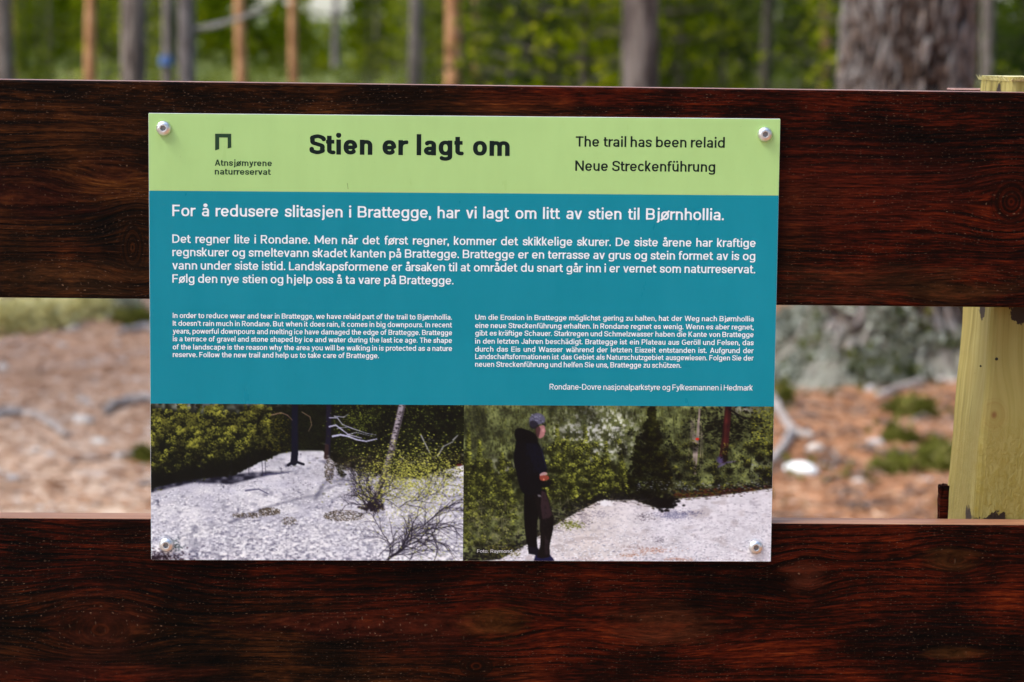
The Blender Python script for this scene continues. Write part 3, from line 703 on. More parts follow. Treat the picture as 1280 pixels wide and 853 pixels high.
def paint_clearing():
    """left picture: white gravel terrace, olive young pines, leaning birch, budding shrub"""
    c = Canvas(390, 196, 1.28, 4); r = c.rng
    c.a[:] = (.045, .055, .03)
    c.mix(c.n(9, 7) * .5, (.14, .16, .05))
    # pale hillside seen over the young pines at the top left
    c.mix(np.clip(1.2 - c.y / 16 - np.abs(c.x - 75) / 120, 0, 1) * c.n(5, 4) * 1.3, (.60, .62, .60))
    # gravel
    gl = [(0, 104), (54, 92), (102, 84), (128, 75), (160, 62), (182, 58), (214, 58), (228, 72), (262, 84), (330, 92), (390, 74)]
    g = c.above(gl, 2.5)
    base = np.stack([.80 + 0 * c.x, .80 + 0 * c.x, .84 + 0 * c.x], -1)
    base *= (.90 + .16 * c.n(14, 26) - .10 * c.n(3, 5) + .08 * (c.n(1.6, 2.4) - .5))[..., None]
    c.a = c.a * (1 - g[..., None]) + base * g[..., None]
    c.mix(g * np.clip(c.n(2, 3) * 1.6 - 1.02, 0, 1) * .9, (.45, .45, .52))
    c.gravel(4600, 70, 4.0, g)
    c.mix(g * np.clip(c.n(2.0, 3.0) * c.n(7, 9) * 3 - 1.45, 0, 1) * .8, (.25, .25, .32))
    c.mix(g * np.clip(c.n(12, 30) * 2 - .9, 0, 1) * .35, (1.0, 1.0, 1.0)); c.mix(g * np.clip(c.n(9, 24) * 2 - 1.15, 0, 1) * .35, (.55, .55, .64))
    c.mix(g * np.clip(c.n(3.2, 5) * c.n(14, 18) * 4 - 1.5, 0, 1) * .55, (.46, .46, .52)); c.mix(g * np.clip((c.y - 120) / 76, 0, 1) * np.clip(c.n(2.2, 2.8) * 2.2 - 1.25, 0, 1) * .8, (.30, .30, .38))
    # soft dark shade in front of the trees on the left
    sh = c.above([(0, 94), (54, 86), (102, 88), (140, 84), (172, 84), (390, 84)], 3) * (1 - c.above([(0, 111), (54, 98), (102, 100), (140, 90), (172, 84), (390, 60)], 3)) * (.5 + .8 * c.n(4, 7))
    c.mix(sh * .95, (.10, .10, .16))
    for p in ([(140, 88), (156, 87), (172, 85)], [(118, 108), (134, 106), (146, 112)]): c.stroke(p, 2.4, 1.0, (.25, .25, .36), .8)
    # cast shadow strands and heather patches on the gravel
    for p, w in (([(98, 148), (115, 141), (135, 132), (158, 125), (182, 118), (214, 112)], 4), ([(205, 118), (212, 104), (222, 92), (226, 78)], 5), ([(228, 96), (246, 94), (262, 90)], 4), ([(206, 112), (222, 104), (240, 98)], 3)):
        c.stroke(p, w, w * .5, (.34, .34, .40), .6, 3.5)
    for (x, y, rx, ry, n) in ((148, 134, 14, 5, 260), (240, 139, 26, 7, 420), (122, 139, 22, 3.5, 160), (172, 146, 10, 5, 90), (222, 80, 6, 18, 260), (262, 74, 34, 10, 620), (276, 130, 14, 6, 200)):
        for _ in range(n):
            a = r.uniform(0, 6.3); q = math.sqrt(r.random()); v = r.uniform(.1, .42)
            c.blob(x + rx * q * math.cos(a), y + ry * q * math.sin(a), r.uniform(.5, 1.5), r.uniform(.4, 1.0), (v * 1.05, v * .92, v * .72), .7)
    # shrubby dark strip behind the gravel
    def strip(r): return (r.uniform(228, 390), r.uniform(52, 90), r.uniform(0, .6))
    c.clumps(70, lambda r: (r.uniform(230, 390), r.uniform(58, 88), r.uniform(0, .4)), (2, 6), (.05, .05, .03), (.42, .40, .20), 18, (.5, 1.4)); c.foliage(700, strip, (.05, .05, .02), (.45, .42, .20), (.6, 1.6))
    # young pines, left: dark mass first, then tufts
    for _ in range(900):
        x = r.uniform(-4, 158); lim = np.interp(x, [0, 54, 102, 130, 160], [103, 92, 88, 74, 60])
        y = r.uniform(22, lim); c.blob(x, y, 4, 3, (.035, .045, .015), .7)
    for x, top, base, half in ((4, 8, 108, 15), (36, -14, 98, 18), (60, -8, 96, 18), (88, 0, 90, 16), (118, 2, 80, 14), (140, 4, 70, 12)):
        c.pine(x, top, base, half, (.07, .08, .02), (.44, .45, .18), 300, (.9, 2.3))
    def mass(r):
        x = r.uniform(-4, 152); top = 6 + 9 * math.sin(x * .13) + 5 * math.sin(x * .41 + 1); bot = np.interp(x, [0, 54, 102, 130, 160], [94, 86, 78, 68, 52])
        t = r.random(); y = top + (bot - top) * t
        return x, y, .78 - .75 * t + .22 * math.sin(x * .21 + y * .17)
    c.clumps(330, mass, (3.0, 7.5), (.05, .06, .014), (.62, .62, .26), 26, (.7, 1.9))
    for _ in range(700):   # bare dark feet of the pines
        x = r.uniform(0, 150); lim = np.interp(x, [0, 54, 102, 130, 160], [104, 93, 88, 74, 60])
        c.blob(x, lim - abs(r.normal(0, 9)), 3, 3.2, (.03, .035, .02), .5)
    for x in (100, 121, 138, 62, 142): c.stroke([(x, 66), (x + 1, 88)], 1.0, .8, (.08, .08, .12), .7)
    c.a *= 1 - ((1 - g) * np.clip(c.n(11, 9) * 1.5 - .7, 0, .4))[..., None]
    # far darker trees in the middle
    c.foliage(1500, lambda r: (r.uniform(150, 232), r.uniform(0, 56), r.uniform(0, .28)), (.01, .015, .02), (.25, .30, .10), (.8, 2.2))
    c.foliage(320, lambda r: (r.normal(158, 8), r.uniform(10, 60), r.uniform(.1, .7)), (.10, .10, .03), (.48, .46, .14), (.7, 1.7))
    c.stroke([(179, -2), (179, 30), (179, 62), (178, 72)], 7.5, 9, (.05, .06, .13)); c.stroke([(171, 76), (178, 71), (190, 75)], 4, 3, (.08, .08, .14))
    c.stroke([(150, 14), (162, 11), (170, 14), (176, 20)], 1.4, .8, (.55, .45, .40), .8)
    c.stroke([(188, 10), (198, 16), (200, 26), (196, 34)], 1.2, .8, (.5, .42, .36), .8)
    c.stroke([(221, -2), (221, 40), (219, 64)], 6, 7, (.09, .08, .15)); c.stroke([(219, 52), (218, 66)], 5, 6, (.22, .15, .14), .8)
    # leaf specks on the dark right half
    c.foliage(2300, lambda r: (r.uniform(228, 390), r.uniform(-1, 66), r.uniform(-.1, .9) ** 2 if r.random() < .8 else .9), (.02, .03, .02), (.50, .55, .22), (.5, 1.5), .75)
    c.foliage(500, lambda r: (r.normal(262, 16), r.normal(20, 9), r.uniform(.1, .9)), (.05, .06, .02), (.55, .60, .22), (.5, 1.3))
    for x, y in ((284, 40), (370, 20), (296, 22), (352, 34)):
        for _ in range(50): c.blob(r.normal(x, 7), r.normal(y, 9), 2.6, 2.6, (.012, .018, .018), .5)
    # dead pale boughs
    for p, w in (([(226, 40), (236, 38), (246, 40), (256, 44), (268, 46), (281, 43)], 2.4), ([(222, 28), (230, 26), (238, 32), (246, 38), (262, 42)], 1.8), ([(222, 17), (232, 17), (238, 25), (250, 30), (268, 36), (280, 38)], 1.1), ([(228, 15), (240, 16), (246, 12)], 1.0), ([(244, 38), (256, 35), (276, 40)], .9), ([(232, 30), (246, 28), (262, 34)], .8)):
        c.stroke(p, w, w * .5, (.72, .72, .84), .95)
    # fallen pale stems at the right
    for p in ([(336, 38), (344, 54), (348, 62)], [(357, 64), (364, 52), (376, 46)], [(376, 44), (382, 38)]): c.stroke(p, 1.7, 1.0, (.66, .66, .70), .8)
    # leaning birch
    bp = [(313, -2), (307, 24), (303, 40), (298, 62), (291, 84), (284, 106), (278, 124)]
    c.stroke(bp, 9, 7, (.30, .28, .30)); c.stroke([(x - .8, y) for x, y in bp], 5.6, 3.0, (.62, .59, .62), .8)
    for _ in range(90):
        t = r.random() * .8; y = -2 + t * 126; x = np.interp(y, [p[1] for p in bp], [p[0] for p in bp])
        c.blob(x + r.uniform(-3, 3), y, r.uniform(1, 2.6), r.uniform(.5, 1.2), (.14, .12, .14), .8)
    # shrub: clump of dark stems, twigs over the gravel, yellow buds
    dk = (.12, .10, .15)
    for _ in range(15): c.twig(r.uniform(264, 292), r.uniform(122, 130), r.uniform(.5, 2.6), r.uniform(24, 50), 1.5, dk, 2, .8)
    for _ in range(60): c.blob(r.normal(276, 7), r.normal(128, 3), 3.2, 2, (.12, .09, .13), .7)
    for x, y, a, L, w in ((294, 196, 1.05, 62, 3.4), (296, 194, .75, 74, 2.6), (322, 158, .35, 66, 2.3), (300, 190, 1.75, 60, 1.6), (350, 198, .95, 58, 1.3), (262, 120, 2.3, 44, 1.6), (310, 128, .5, 66, 1.6), (330, 120, .8, 58, 1.3), (346, 150, .5, 46, 1.4), (322, 196, 1.1, 50, 1.2), (284, 190, 1.3, 40, 1.0)):
        c.twig(x, y, a, L, w, dk, 2, .62, .2, .42)
    for _ in range(420): c.blob(r.normal(318, 44), r.normal(84, 16), r.uniform(1, 3.2), r.uniform(.7, 2), (.22, .22, .13) if r.random() < .6 else (.60, .60, .56), .4)
    def bud(r):
        if r.random() < .7: return r.normal(326, 30), r.normal(82, 19), r.uniform(.1, 1)
        return r.uniform(255, 390), r.uniform(72, 120), r.uniform(.1, .9)
    c.foliage(1000, lambda r: (r.normal(322, 36), r.normal(108, 28), r.uniform(.2, 1)), (.36, .36, .14), (.80, .80, .40), (.6, 1.5), .7)
    c.foliage(2300, bud, (.30, .32, .12), (.84, .84, .42), (.6, 1.7), .85)
    c.foliage(260, lambda r: (r.normal(345, 28), r.uniform(120, 196), r.uniform(.2, .9)), (.5, .52, .24), (.80, .82, .45), (.5, 1.3), .8)
    c.blob(384, 75, 5, 2, (.35, .1, .08), .8)
    # dark corner round the lower left bolt
    for _ in range(170): c.blob(abs(r.normal(0, 20)) , 196 - abs(r.normal(0, 6)), 1.8, 1.3, (.14, .09, .13), .6)
    for _ in range(60): c.blob(r.normal(28, 5), r.normal(176, 4), 1.6, 1.2, (.16, .22, .22), .5)
    return c

def paint_hiker():
    """right picture: a hiker in dark clothes looks over young pines beside the pale path"""
    c = Canvas(384, 194, 1.28, 9); r = c.rng
    hill = .22 + .26 * c.n(9, 12) + .16 * (c.n(2.0, 2.0) - .5) + .12 * (c.n(1.2, 1.2) - .5)
    c.a = np.stack([hill * .92, hill * .98, hill * .62], -1) * .95
    # pale gravel showing between the trees on the far hillside
    pale = np.clip(1.25 - np.hypot((c.x - 165) / 62, (c.y - 36) / 34), 0, 1)
    c.mix(np.clip(pale * (c.n(3.0, 3.4) * 2.4 - 1.0 + .9 * (c.n(1.3, 1.3) - .5)), 0, .85), (.78, .79, .78))
    c.mix(np.clip(1 - np.hypot((c.x - 50) / 30, (c.y - 78) / 20), 0, 1) * np.clip(c.n(4, 2) * 2 - .6, 0, 1), (.74, .74, .72))
    c.mix(np.clip(1 - np.hypot((c.x - 346) / 34, (c.y - 4) / 9), 0, 1) * .8, (.58, .57, .55))
    for _ in range(1100):    # far spruces as thin spires
        x = r.uniform(0, 384); y = r.uniform(-8, 62); h = r.uniform(2, 5.5)
        if pale[min(c.H - 1, max(0, int(y * 1.28))), min(c.W - 1, int(x * 1.28))] > .35 and r.random() < .75: continue
        v = r.uniform(.08, .34); c.stroke([(x, y), (x + .3, y + h)], .6, r.uniform(1.6, 3.2), (v * .95, v, v * .45), .6)
    ol0, ol1 = (.08, .09, .02), (.62, .64, .28)
    for _ in range(800):
        x = r.uniform(0, 215); c.blob(x, r.uniform(np.interp(x, [0, 60, 110, 160, 215], [80, 60, 50, 60, 84]), 130), 4, 4, (.09, .10, .03), .55)
    for x, top, base, half in ((128, 36, 120, 20), (176, 44, 122, 17), (196, 62, 122, 15), (6, 30, 110, 12), (20, 44, 120, 14), (48, 60, 130, 18), (115, 22, 112, 16), (150, 26, 118, 19), (165, 58, 124, 18), (12, 86, 178, 22), (34, 68, 176, 20), (58, 92, 168, 18), (100, 74, 138, 16), (136, 84, 130, 15), (0, 110, 190, 20), (184, 96, 122, 12)):
        c.pine(x, top, base, half, ol0, ol1, 430, (.7, 1.9))
    c.pine(232, 0, 122, 34, (.02, .025, .008), (.22, .23, .06), 1500, (1.0, 2.8), .9)
    c.pine(215, 40, 120, 20, (.02, .025, .008), (.18, .2, .05), 420, (1.0, 2.6), .9)
    c.pine(250, 66, 120, 22, (.05, .05, .01), (.46, .42, .12), 420, (.7, 1.8))
    c.foliage(900, lambda r: (r.uniform(264, 384), r.uniform(44, 98), r.uniform(0, .8)), (.04, .05, .01), (.56, .58, .26), (.6, 1.8))
    c.foliage(500, lambda r: (r.uniform(356, 384), r.uniform(0, 60), r.uniform(.2, 1)), (.10, .11, .02), (.62, .62, .22), (.7, 1.8))
    c.foliage(700, lambda r: (r.normal(325, 24), r.normal(26, 11), r.uniform(0, .22)), (.012, .015, .012), (.25, .26, .10), (1.0, 2.8))
    for _ in range(16): x = r.uniform(280, 296); c.stroke([(x, r.uniform(15, 40)), (x + r.normal(0, 2), r.uniform(60, 84))], 1, .8, (.52, .48, .46), .6)
    c.stroke([(291, 4), (290, 40), (287, 84)], 2.0, 2.6, (.52, .47, .46), .9); c.blob(289, 41, 3, 1.8, (.82, .16, .08), 1)
    c.stroke([(327, -2), (325, 24), (323, 50), (321, 66)], 8, 10, (.20, .075, .085)); c.stroke([(325, 6), (322, 60)], 3, 3, (.32, .14, .12), .6)
    c.blob(318, 67, 6, 6, (.34, .30, .46), .9); c.stroke([(314, 76), (326, 70), (340, 68)], 3, 1.4, (.36, .33, .45), .9)
    c.stroke([(328, 4), (338, 10), (348, 16), (356, 14)], 2.2, 1, (.07, .05, .06))
    for _ in range(260): c.blob(r.uniform(356, 384), r.uniform(66, 96), r.uniform(.5, 1.4), .7, (.42, .42, .48), .5)
    # broken light and shade over the whole wood
    lum = .55 + .85 * c.n(16, 11) * .6 + .5 * c.n(6, 5) * .7
    c.a *= np.clip(lum, .45, 1.25)[..., None]
    c.clumps(90, lambda r: (r.uniform(262, 384), r.uniform(46, 104), r.uniform(-.2, .5)), (3, 8), (.015, .02, .008), (.58, .58, .22), 20, (.6, 1.6))
    c.clumps(70, lambda r: (r.uniform(0, 62), r.uniform(70, 176), r.uniform(.1, .7)), (3, 8), (.07, .08, .02), (.60, .62, .28), 22, (.6, 1.7))
    c.clumps(90, lambda r: (r.uniform(100, 200), r.uniform(44, 118), r.uniform(0, .75)), (3, 8), (.06, .07, .015), (.66, .68, .30), 22, (.6, 1.6))
    c.clumps(60, lambda r: (r.normal(232, 14), r.uniform(30, 116), r.uniform(-.2, .3)), (4, 9), (.012, .016, .006), (.30, .32, .10), 22, (.8, 2.0))
    # dark understorey along the edge of the path
    edge = [(0, 196), (46, 192), (80, 173), (112, 150), (144, 131), (169, 118), (211, 117), (240, 127), (256, 121), (269, 115), (310, 112), (384, 102)]
    for _ in range(1500):
        x = r.uniform(0, 384); e = np.interp(x, [p[0] for p in edge], [p[1] for p in edge])
        v = r.uniform(.01, .10); c.blob(x, e - abs(r.normal(0, 5 if x > 150 else 9)), r.uniform(1, 3), r.uniform(.8, 2.2), (v, v, v * 1.1), .7)
    for _ in range(200): c.twig(r.uniform(6, 150), r.uniform(120, 178), r.uniform(0, 3.1), r.uniform(5, 14), .9, (.50, .48, .42), 1, .5)
    for _ in range(420): x = r.uniform(262, 384); c.blob(x, np.interp(x, [262, 384], [112, 103]) + r.normal(0, 3), r.uniform(1, 3.2), r.uniform(.6, 1.3), r.choice(((.28, .12, .08), (.36, .34, .10), (.20, .08, .07))), .7)
    for _ in range(120): c.blob(r.uniform(215, 384), r.uniform(94, 106), r.uniform(.6, 2.2), .7, (.55, .56, .62), .6)
    # path and gravel bank
    g = c.above(edge, 2.0)
    base = np.stack([.83 + 0 * c.x, .82 + 0 * c.x, .85 + 0 * c.x], -1) * (.96 + .10 * c.n(9, 18) - .10 * c.n(2.5, 4) + .05 * c.n(1.2, 1.8))[..., None]
    warm = np.clip(1 - np.abs(c.x - 150 - (c.y - 120) * .1) / 90, 0, 1) * .6
    base = base * (1 - warm[..., None] * np.array((.0, .045, .13)))
    c.a = c.a * (1 - g[..., None]) + base * g[..., None]
    c.mix(g * np.clip(c.n(1.5, 4) * 2 - 1.28, 0, 1) * .8, (.52, .50, .55)); c.mix(g * np.clip(c.n(5, 12) * c.n(12, 20) * 4 - 1.3, 0, 1) * .45, (.60, .56, .56))
    c.gravel(2400, 118, 1.6, g)
    for _ in range(420): c.blob(r.uniform(110, 384), r.uniform(120, 192), r.uniform(.6, 2.2), r.uniform(.3, .8), (.42, .40, .46), .45 * r.random() + .1, -.2)
    for x, y, rx, ry, n, col in ((262, 135, 22, 6, 420, (.45, .45, .55)), (282, 133, 14, 2, 60, (.3, .3, .4)), (226, 138, 10, 4, 90, (.33, .3, .34)), (150, 142, 9, 9, 130, (.45, .42, .46)), (238, 180, 26, 4, 120, (.60, .38, .28)), (212, 176, 16, 3, 60, (.5, .42, .4)), (206, 186, 14, 2, 60, (.62, .44, .34)), (245, 167, 9, 4, 60, (.4, .38, .42)), (170, 135, 14, 5, 90, (.5, .48, .54)), (268, 191, 20, 2, 80, (.6, .42, .34)), (120, 172, 8, 10, 60, (.7, .67, .66))):
        for _ in range(n): c.blob(r.normal(x, rx * .55), r.normal(y, ry * .55), r.uniform(.6, 2), r.uniform(.35, .9), col, .5, -.25)
    for _ in range(320):      # tufts and twigs that break the edge of the path
        x = r.uniform(70, 384); e = np.interp(x, [p[0] for p in edge], [p[1] for p in edge]); v = r.uniform(.03, .4)
        c.blob(x, e + r.normal(0, 2.2), r.uniform(.6, 3.2), r.uniform(.4, 1.1), (v, v * .9, v * .7), .7)
    for _ in range(26): x = r.uniform(90, 260); e = np.interp(x, [p[0] for p in edge], [p[1] for p in edge]); c.twig(x, e + 2, r.uniform(-.3, .8), r.uniform(6, 18), .9, (.28, .26, .28), 1, .6)
    for _ in range(160): c.blob(r.normal(250, 7), r.normal(121, 4), 2.6, 2, (.03, .025, .03), .8)
    for _ in range(60): c.blob(r.normal(176, 4), r.normal(121, 1.5), 2, 1.6, (.9, .9, .92), .6)
    c.foliage(160, lambda r: (r.normal(134, 8), r.normal(148, 3), r.uniform(.2, .9)), (.15, .18, .04), (.52, .55, .2), (.6, 1.6))
    c.foliage(160, lambda r: (r.uniform(28, 72), r.normal(182, 4), r.uniform(.2, .8)), (.18, .18, .05), (.55, .52, .25), (.6, 1.6))
    # the hiker
    def q(P):
        P = [(x / 4.06 + 60, y / 4.06 - 8) for x, y in P]; n = len(P); out = []
        if n < 6 or P[0][1] > 90 or max(p[1] for p in P) > 150: return P
        for i in range(n):      # round the outline a little
            a, b, d = P[i - 1], P[i], P[(i + 1) % n]
            out += [(b[0] + (a[0] - b[0]) * .25, b[1] + (a[1] - b[1]) * .25), (b[0] * .8 + (a[0] + d[0]) * .1, b[1] * .8 + (a[1] + d[1]) * .1), (b[0] + (d[0] - b[0]) * .25, b[1] + (d[1] - b[1]) * .25)]
        return out
    nav, blk = (.030, .040, .105), (.014, .013, .022)
    # shoes, trousers: far leg straight, near leg bent forward at the knee
    c.poly(q([(118, 806), (126, 780), (160, 776), (196, 786), (214, 808), (222, 824), (114, 826)]), (.09, .10, .24))
    c.poly(q([(64, 470), (62, 560), (66, 640), (74, 700), (86, 748), (92, 764), (112, 768), (134, 764), (130, 720), (128, 660), (134, 600), (150, 500)]), blk)
    c.poly(q([(84, 744), (134, 752), (150, 776), (146, 792), (88, 782)]), (.05, .05, .10))
    c.poly(q([(112, 470), (168, 452), (184, 500), (200, 556), (214, 600), (212, 650), (202, 700), (194, 740), (196, 796), (160, 806), (130, 800), (146, 740), (148, 680), (142, 640), (136, 590), (122, 530)]), (.045, .032, .042))
    c.poly(q([(150, 462), (170, 470), (184, 510), (206, 584), (190, 600), (156, 606), (146, 540)]), (.20, .14, .16), .85)
    c.poly(q([(172, 706), (190, 716), (190, 780), (176, 790), (166, 760)]), (.19, .14, .17), .6)
    c.poly(q([(133, 612), (145, 604), (143, 650), (134, 660)]), (.34, .34, .27), .75)
    # jacket, back to the left, arm bent with the hand in front of the belly
    c.poly(q([(20, 208), (34, 188), (110, 190), (132, 222), (148, 250), (160, 290), (172, 332), (178, 360), (170, 380), (138, 388), (150, 412), (152, 440), (150, 470), (120, 486), (84, 486), (56, 476), (40, 446), (28, 400), (24, 372), (10, 330), (8, 290), (14, 246)]), (.018, .02, .045))
    c.poly(q([(66, 216), (104, 212), (132, 236), (152, 280), (168, 340), (172, 366), (140, 378), (116, 352), (92, 296)]), nav, .85)
    for _ in range(130):      # folds and dull light
        x, y = r.uniform(70, 160), r.uniform(225, 380); c.blob(x / 4.06 + 60, y / 4.06 - 8, r.uniform(.5, 1.2), r.uniform(.8, 3.4), (.05, .065, .15) if r.random() < .5 else (.012, .014, .03), .4, r.uniform(-.4, .4))
    for _ in range(90):
        y = r.uniform(480, 770); c.blob((168 + (y - 480) * .05 + r.normal(0, 11)) / 4.06 + 60, y / 4.06 - 8, r.uniform(.4, 1.1), r.uniform(.8, 2.4), (.20, .15, .17) if r.random() < .4 else (.03, .025, .03), .4)
    c.poly(q([(136, 232), (150, 256), (164, 300), (177, 352), (171, 352), (156, 300)]), (.10, .12, .24), .6)
    # hood thrown back, neck, face in profile, cap
    c.poly(q([(10, 176), (16, 152), (40, 146), (72, 156), (100, 166), (122, 186), (132, 214), (112, 226), (60, 222), (18, 212)]), (.012, .012, .024))
    for _ in range(30): c.blob(r.uniform(66, 84), r.uniform(29, 44), 1.2, .8, (.03, .03, .055), .5)
    c.poly(q([(118, 150), (134, 138), (156, 132), (164, 144), (166, 158), (168, 166), (162, 172), (162, 184), (150, 196), (136, 200), (126, 186)]), (.60, .42, .42))
    c.poly(q([(116, 146), (134, 138), (142, 150), (138, 176), (132, 198), (118, 186)]), (.24, .15, .16), .85); c.blob(98.2, 31, 2.0, 3.2, (.74, .56, .55), .7)
    c.poly(q([(84, 100), (94, 84), (110, 74), (134, 72), (152, 80), (164, 96), (164, 118), (150, 124), (128, 132), (104, 144), (86, 136)]), (.33, .33, .40))
    for _ in range(30): c.blob(60 + r.uniform(90, 160) / 4.06, r.uniform(80, 118) / 4.06 - 8, r.uniform(.8, 1.8), .9, r.choice(((.58, .59, .66), (.20, .19, .24), (.44, .44, .52))), .55)
    c.poly(q([(86, 112), (116, 110), (132, 128), (120, 150), (100, 152), (86, 140)]), (.10, .09, .13), .8)
    c.stroke([(97, 23), (101.5, 25)], 1.5, 1.2, (.08, .07, .1), .9)
    # sleeve cuff and hand
    c.poly(q([(140, 378), (158, 368), (176, 370), (180, 380), (158, 388), (140, 392)]), (.70, .56, .56), .9)
    c.poly(q([(136, 390), (158, 384), (182, 386), (190, 400), (180, 408), (160, 414), (142, 410)]), (.50, .25, .20)); c.blob(99.5, 92, 1.3, 1.6, (.85, .55, .45), .8)
    c.poly(q([(140, 416), (176, 414), (196, 406), (200, 424), (190, 440), (166, 448), (142, 442)]), (.025, .025, .04), .95)
    c.poly(q([(130, 482), (146, 484), (150, 494), (134, 494)]), (.6, .58, .6), .6)
    return c

sign = empty('information_sign', (0, 0, Z0)); tag(sign, 'green and teal information sign about a relaid trail, screwed to the rails', 'sign')
SB, ST_, SZ = -.2100, .2100, .1502
link_sheet = bm_link('sign_sheet', box(-.2102, .2102, .0002, .0030, -.1504, .1504, .0004, 1), M['sheet'], sign)
def flat(name, pts, y, mat, parent=link_sheet):
    return link(name, mesh(name, [(x, y, z) for x, z in pts], [tuple(range(len(pts)))], mat), parent)
flat('title_band', [(-.2100, .0991), (.2100, .0991), (.2100, .1502), (-.2100, .1502)], 0.0, M['green'])
flat('text_band', [(-.2100, -.0437), (.2100, -.0437), (.2100, .0991), (-.2100, .0991)], 0.0, M['teal'])
def picture(name, cv, x0, x1, z0, z1, label):
    H, Wd = cv.H, cv.W; a_ = cv.a.copy()
    for _ in range(1): a_[1:-1, 1:-1] = a_[1:-1, 1:-1] * .5 + (a_[:-2, 1:-1] + a_[2:, 1:-1] + a_[1:-1, :-2] + a_[1:-1, 2:]) * .125
    a_ = np.clip(a_, 0, 1); a_ = a_ + .30 * a_ * (1 - a_) * (a_ * 2 - .50); rgb = s2l(a_ * 1.03)
    xs = np.linspace(x0, x1, Wd); zs = np.linspace(z1, z0, H); X, Z = np.meshgrid(xs, zs)
    V = np.stack([X.ravel(), np.zeros(X.size), Z.ravel()], 1)
    I = (np.arange(H - 1)[:, None] * Wd + np.arange(Wd - 1)[None]).ravel()
    me = mesh(name, V, np.stack([I, I + Wd, I + Wd + 1, I + 1], 1), M['print']); vcol(me, rgb.reshape(-1, 3) * .97)
    o = link(name, me, link_sheet); o['label'] = label; return o
mp = N('printed_picture'); M['print'] = mp.set(Base_Color=mp.attr(), Roughness=.33, Specular_IOR_Level=.2)
picture('printed_picture', paint_clearing(), -.2100, .00035, -.1502, -.0437, 'printed photograph of white gravel, young pines and a leaning birch')
picture('printed_picture', paint_hiker(), .00035, .2100, -.1502, -.0437, 'printed photograph of a hiker in dark clothes beside a pale gravel path')
TXT = {
    'title': [('Stien er lagt om', -103.6, 29.4, 124.02, 13.47)],
    'sub': [('The trail has been relaid', 73.4, 173.2, 130.71, 6.92),
        ('Neue Streckenführung', 73.3, 167.1, 114.54, 6.93)],
    'reserve': [('Atnsjømyrene', -166.5, -128.6, 115.92, 4.14),
        ('naturreservat', -166.5, -129.4, 110.1, 4.14)],
    'head': [('For å redusere slitasjen i Brattegge, har vi lagt om litt av stien til Bjørnhollia.', -194.7, 173.6, 82.23, 7.72)],
    'no': [('Det regner lite i Rondane. Men når det først regner, kommer det skikkelige skurer. De siste årene har kraftige', -194.8, 195.3, 64.37, 5.71),
        ('regnskurer og smeltevann skadet kanten på Brattegge. Brattegge er en terrasse av grus og stein formet av is og', -194.8, 195.2, 55.54, 5.72),
        ('vann under siste istid. Landskapsformene er årsaken til at området du snart går inn i er vernet som naturreservat.', -194.9, 195.4, 46.65, 5.73),
        ('Følg den nye stien og hjelp oss å ta vare på Brattegge.', -194.9, -7.3, 37.78, 5.73)],
    'en': [('In order to reduce wear and tear in Brattegge, we have relaid part of the trail to Bjørnhollia.', -194.8, -8.2, 14.08, 3.55),
        ("It doesn't rain much in Rondane. But when it does rain, it comes in big downpours. In recent", -194.8, -8.2, 8.83, 3.55),
        ('years, powerful downpours and melting ice have damaged the edge of Brattegge. Brattegge', -194.8, -8.1, 3.57, 3.55),
        ('is a terrace of gravel and stone shaped by ice and water during the last ice age. The shape', -194.8, -8.1, -1.61, 3.55),
        ('of the landscape is the reason why the area you will be walking in is protected as a nature', -194.9, -8.0, -7.09, 3.56),
        ('reserve. Follow the new trail and help us to take care of Brattegge.', -194.9, -57.1, -12.25, 3.56)],
    'de': [('Um die Erosion in Brattegge möglichst gering zu halten, hat der Weg nach Bjørnhollia', 7.4, 195.0, 14.15, 3.56),
        ('eine neue Streckenführung erhalten. In Rondane regnet es wenig. Wenn es aber regnet,', 7.4, 195.1, 8.6, 3.57),
        ('gibt es kräftige Schauer. Starkregen und Schmelzwasser haben die Kante von Brattegge', 7.5, 195.2, 3.45, 3.57),
        ('in den letzten Jahren beschädigt. Brattegge ist ein Plateau aus Geröll und Felsen, das', 7.5, 195.3, -1.99, 3.57),
        ('durch das Eis und Wasser während der letzten Eiszeit entstanden ist. Aufgrund der', 7.5, 195.4, -7.39, 3.57),
        ('Landschaftsformationen ist das Gebiet als Naturschutzgebiet ausgewiesen. Folgen Sie der', 7.6, 195.5, -12.41, 3.58),
        ('neuen Streckenführung und helfen Sie uns, Brattegge zu schützen.', 7.6, 146.6, -17.65, 3.58)],
    'pub': [('Rondane-Dovre nasjonalparkstyre og Fylkesmannen i Hedmark', 57.9, 195.4, -32.83, 3.91)],
    'cred': [('Foto: Raymond', 10.0, 33.7, -144.68, 2.21)],
}
def lettering(name, key, weight, st, mat, y=-.00006):
    V, F = text_mesh([(s, a / 1000, b / 1000, z / 1000, c / 1000) for s, a, b, z, c in TXT[key]], y, weight, st)
    return link(name, mesh(name, V, F, mat), link_sheet)
lettering('title_lettering', 'title', 162, 10, M['ink'])
lettering('translated_title_lettering', 'sub', 124, 16, M['ink'])
lettering('reserve_name_lettering', 'reserve', 138, 22, M['inkg'])
lettering('heading_lettering', 'head', 118, 18, M['white'])
lettering('norwegian_text', 'no', 116, 24, M['white'])
lettering('english_text', 'en', 120, 28, M['white'])
lettering('german_text', 'de', 118, 28, M['white'])
lettering('publisher_lettering', 'pub', 98, 28, M['white'])
lettering('photo_credit', 'cred', 96, 36, M['credit'])
logo = [(-.1662, .1372), (-.1555, .1372), (-.1555, .1281), (-.1579, .1275), (-.1579, .1347), (-.1635, .1347), (-.1635, .1270), (-.1662, .1261)]
bm = bmesh.new(); lv = [bm.verts.new((x, -.00006, z)) for x, z in logo]
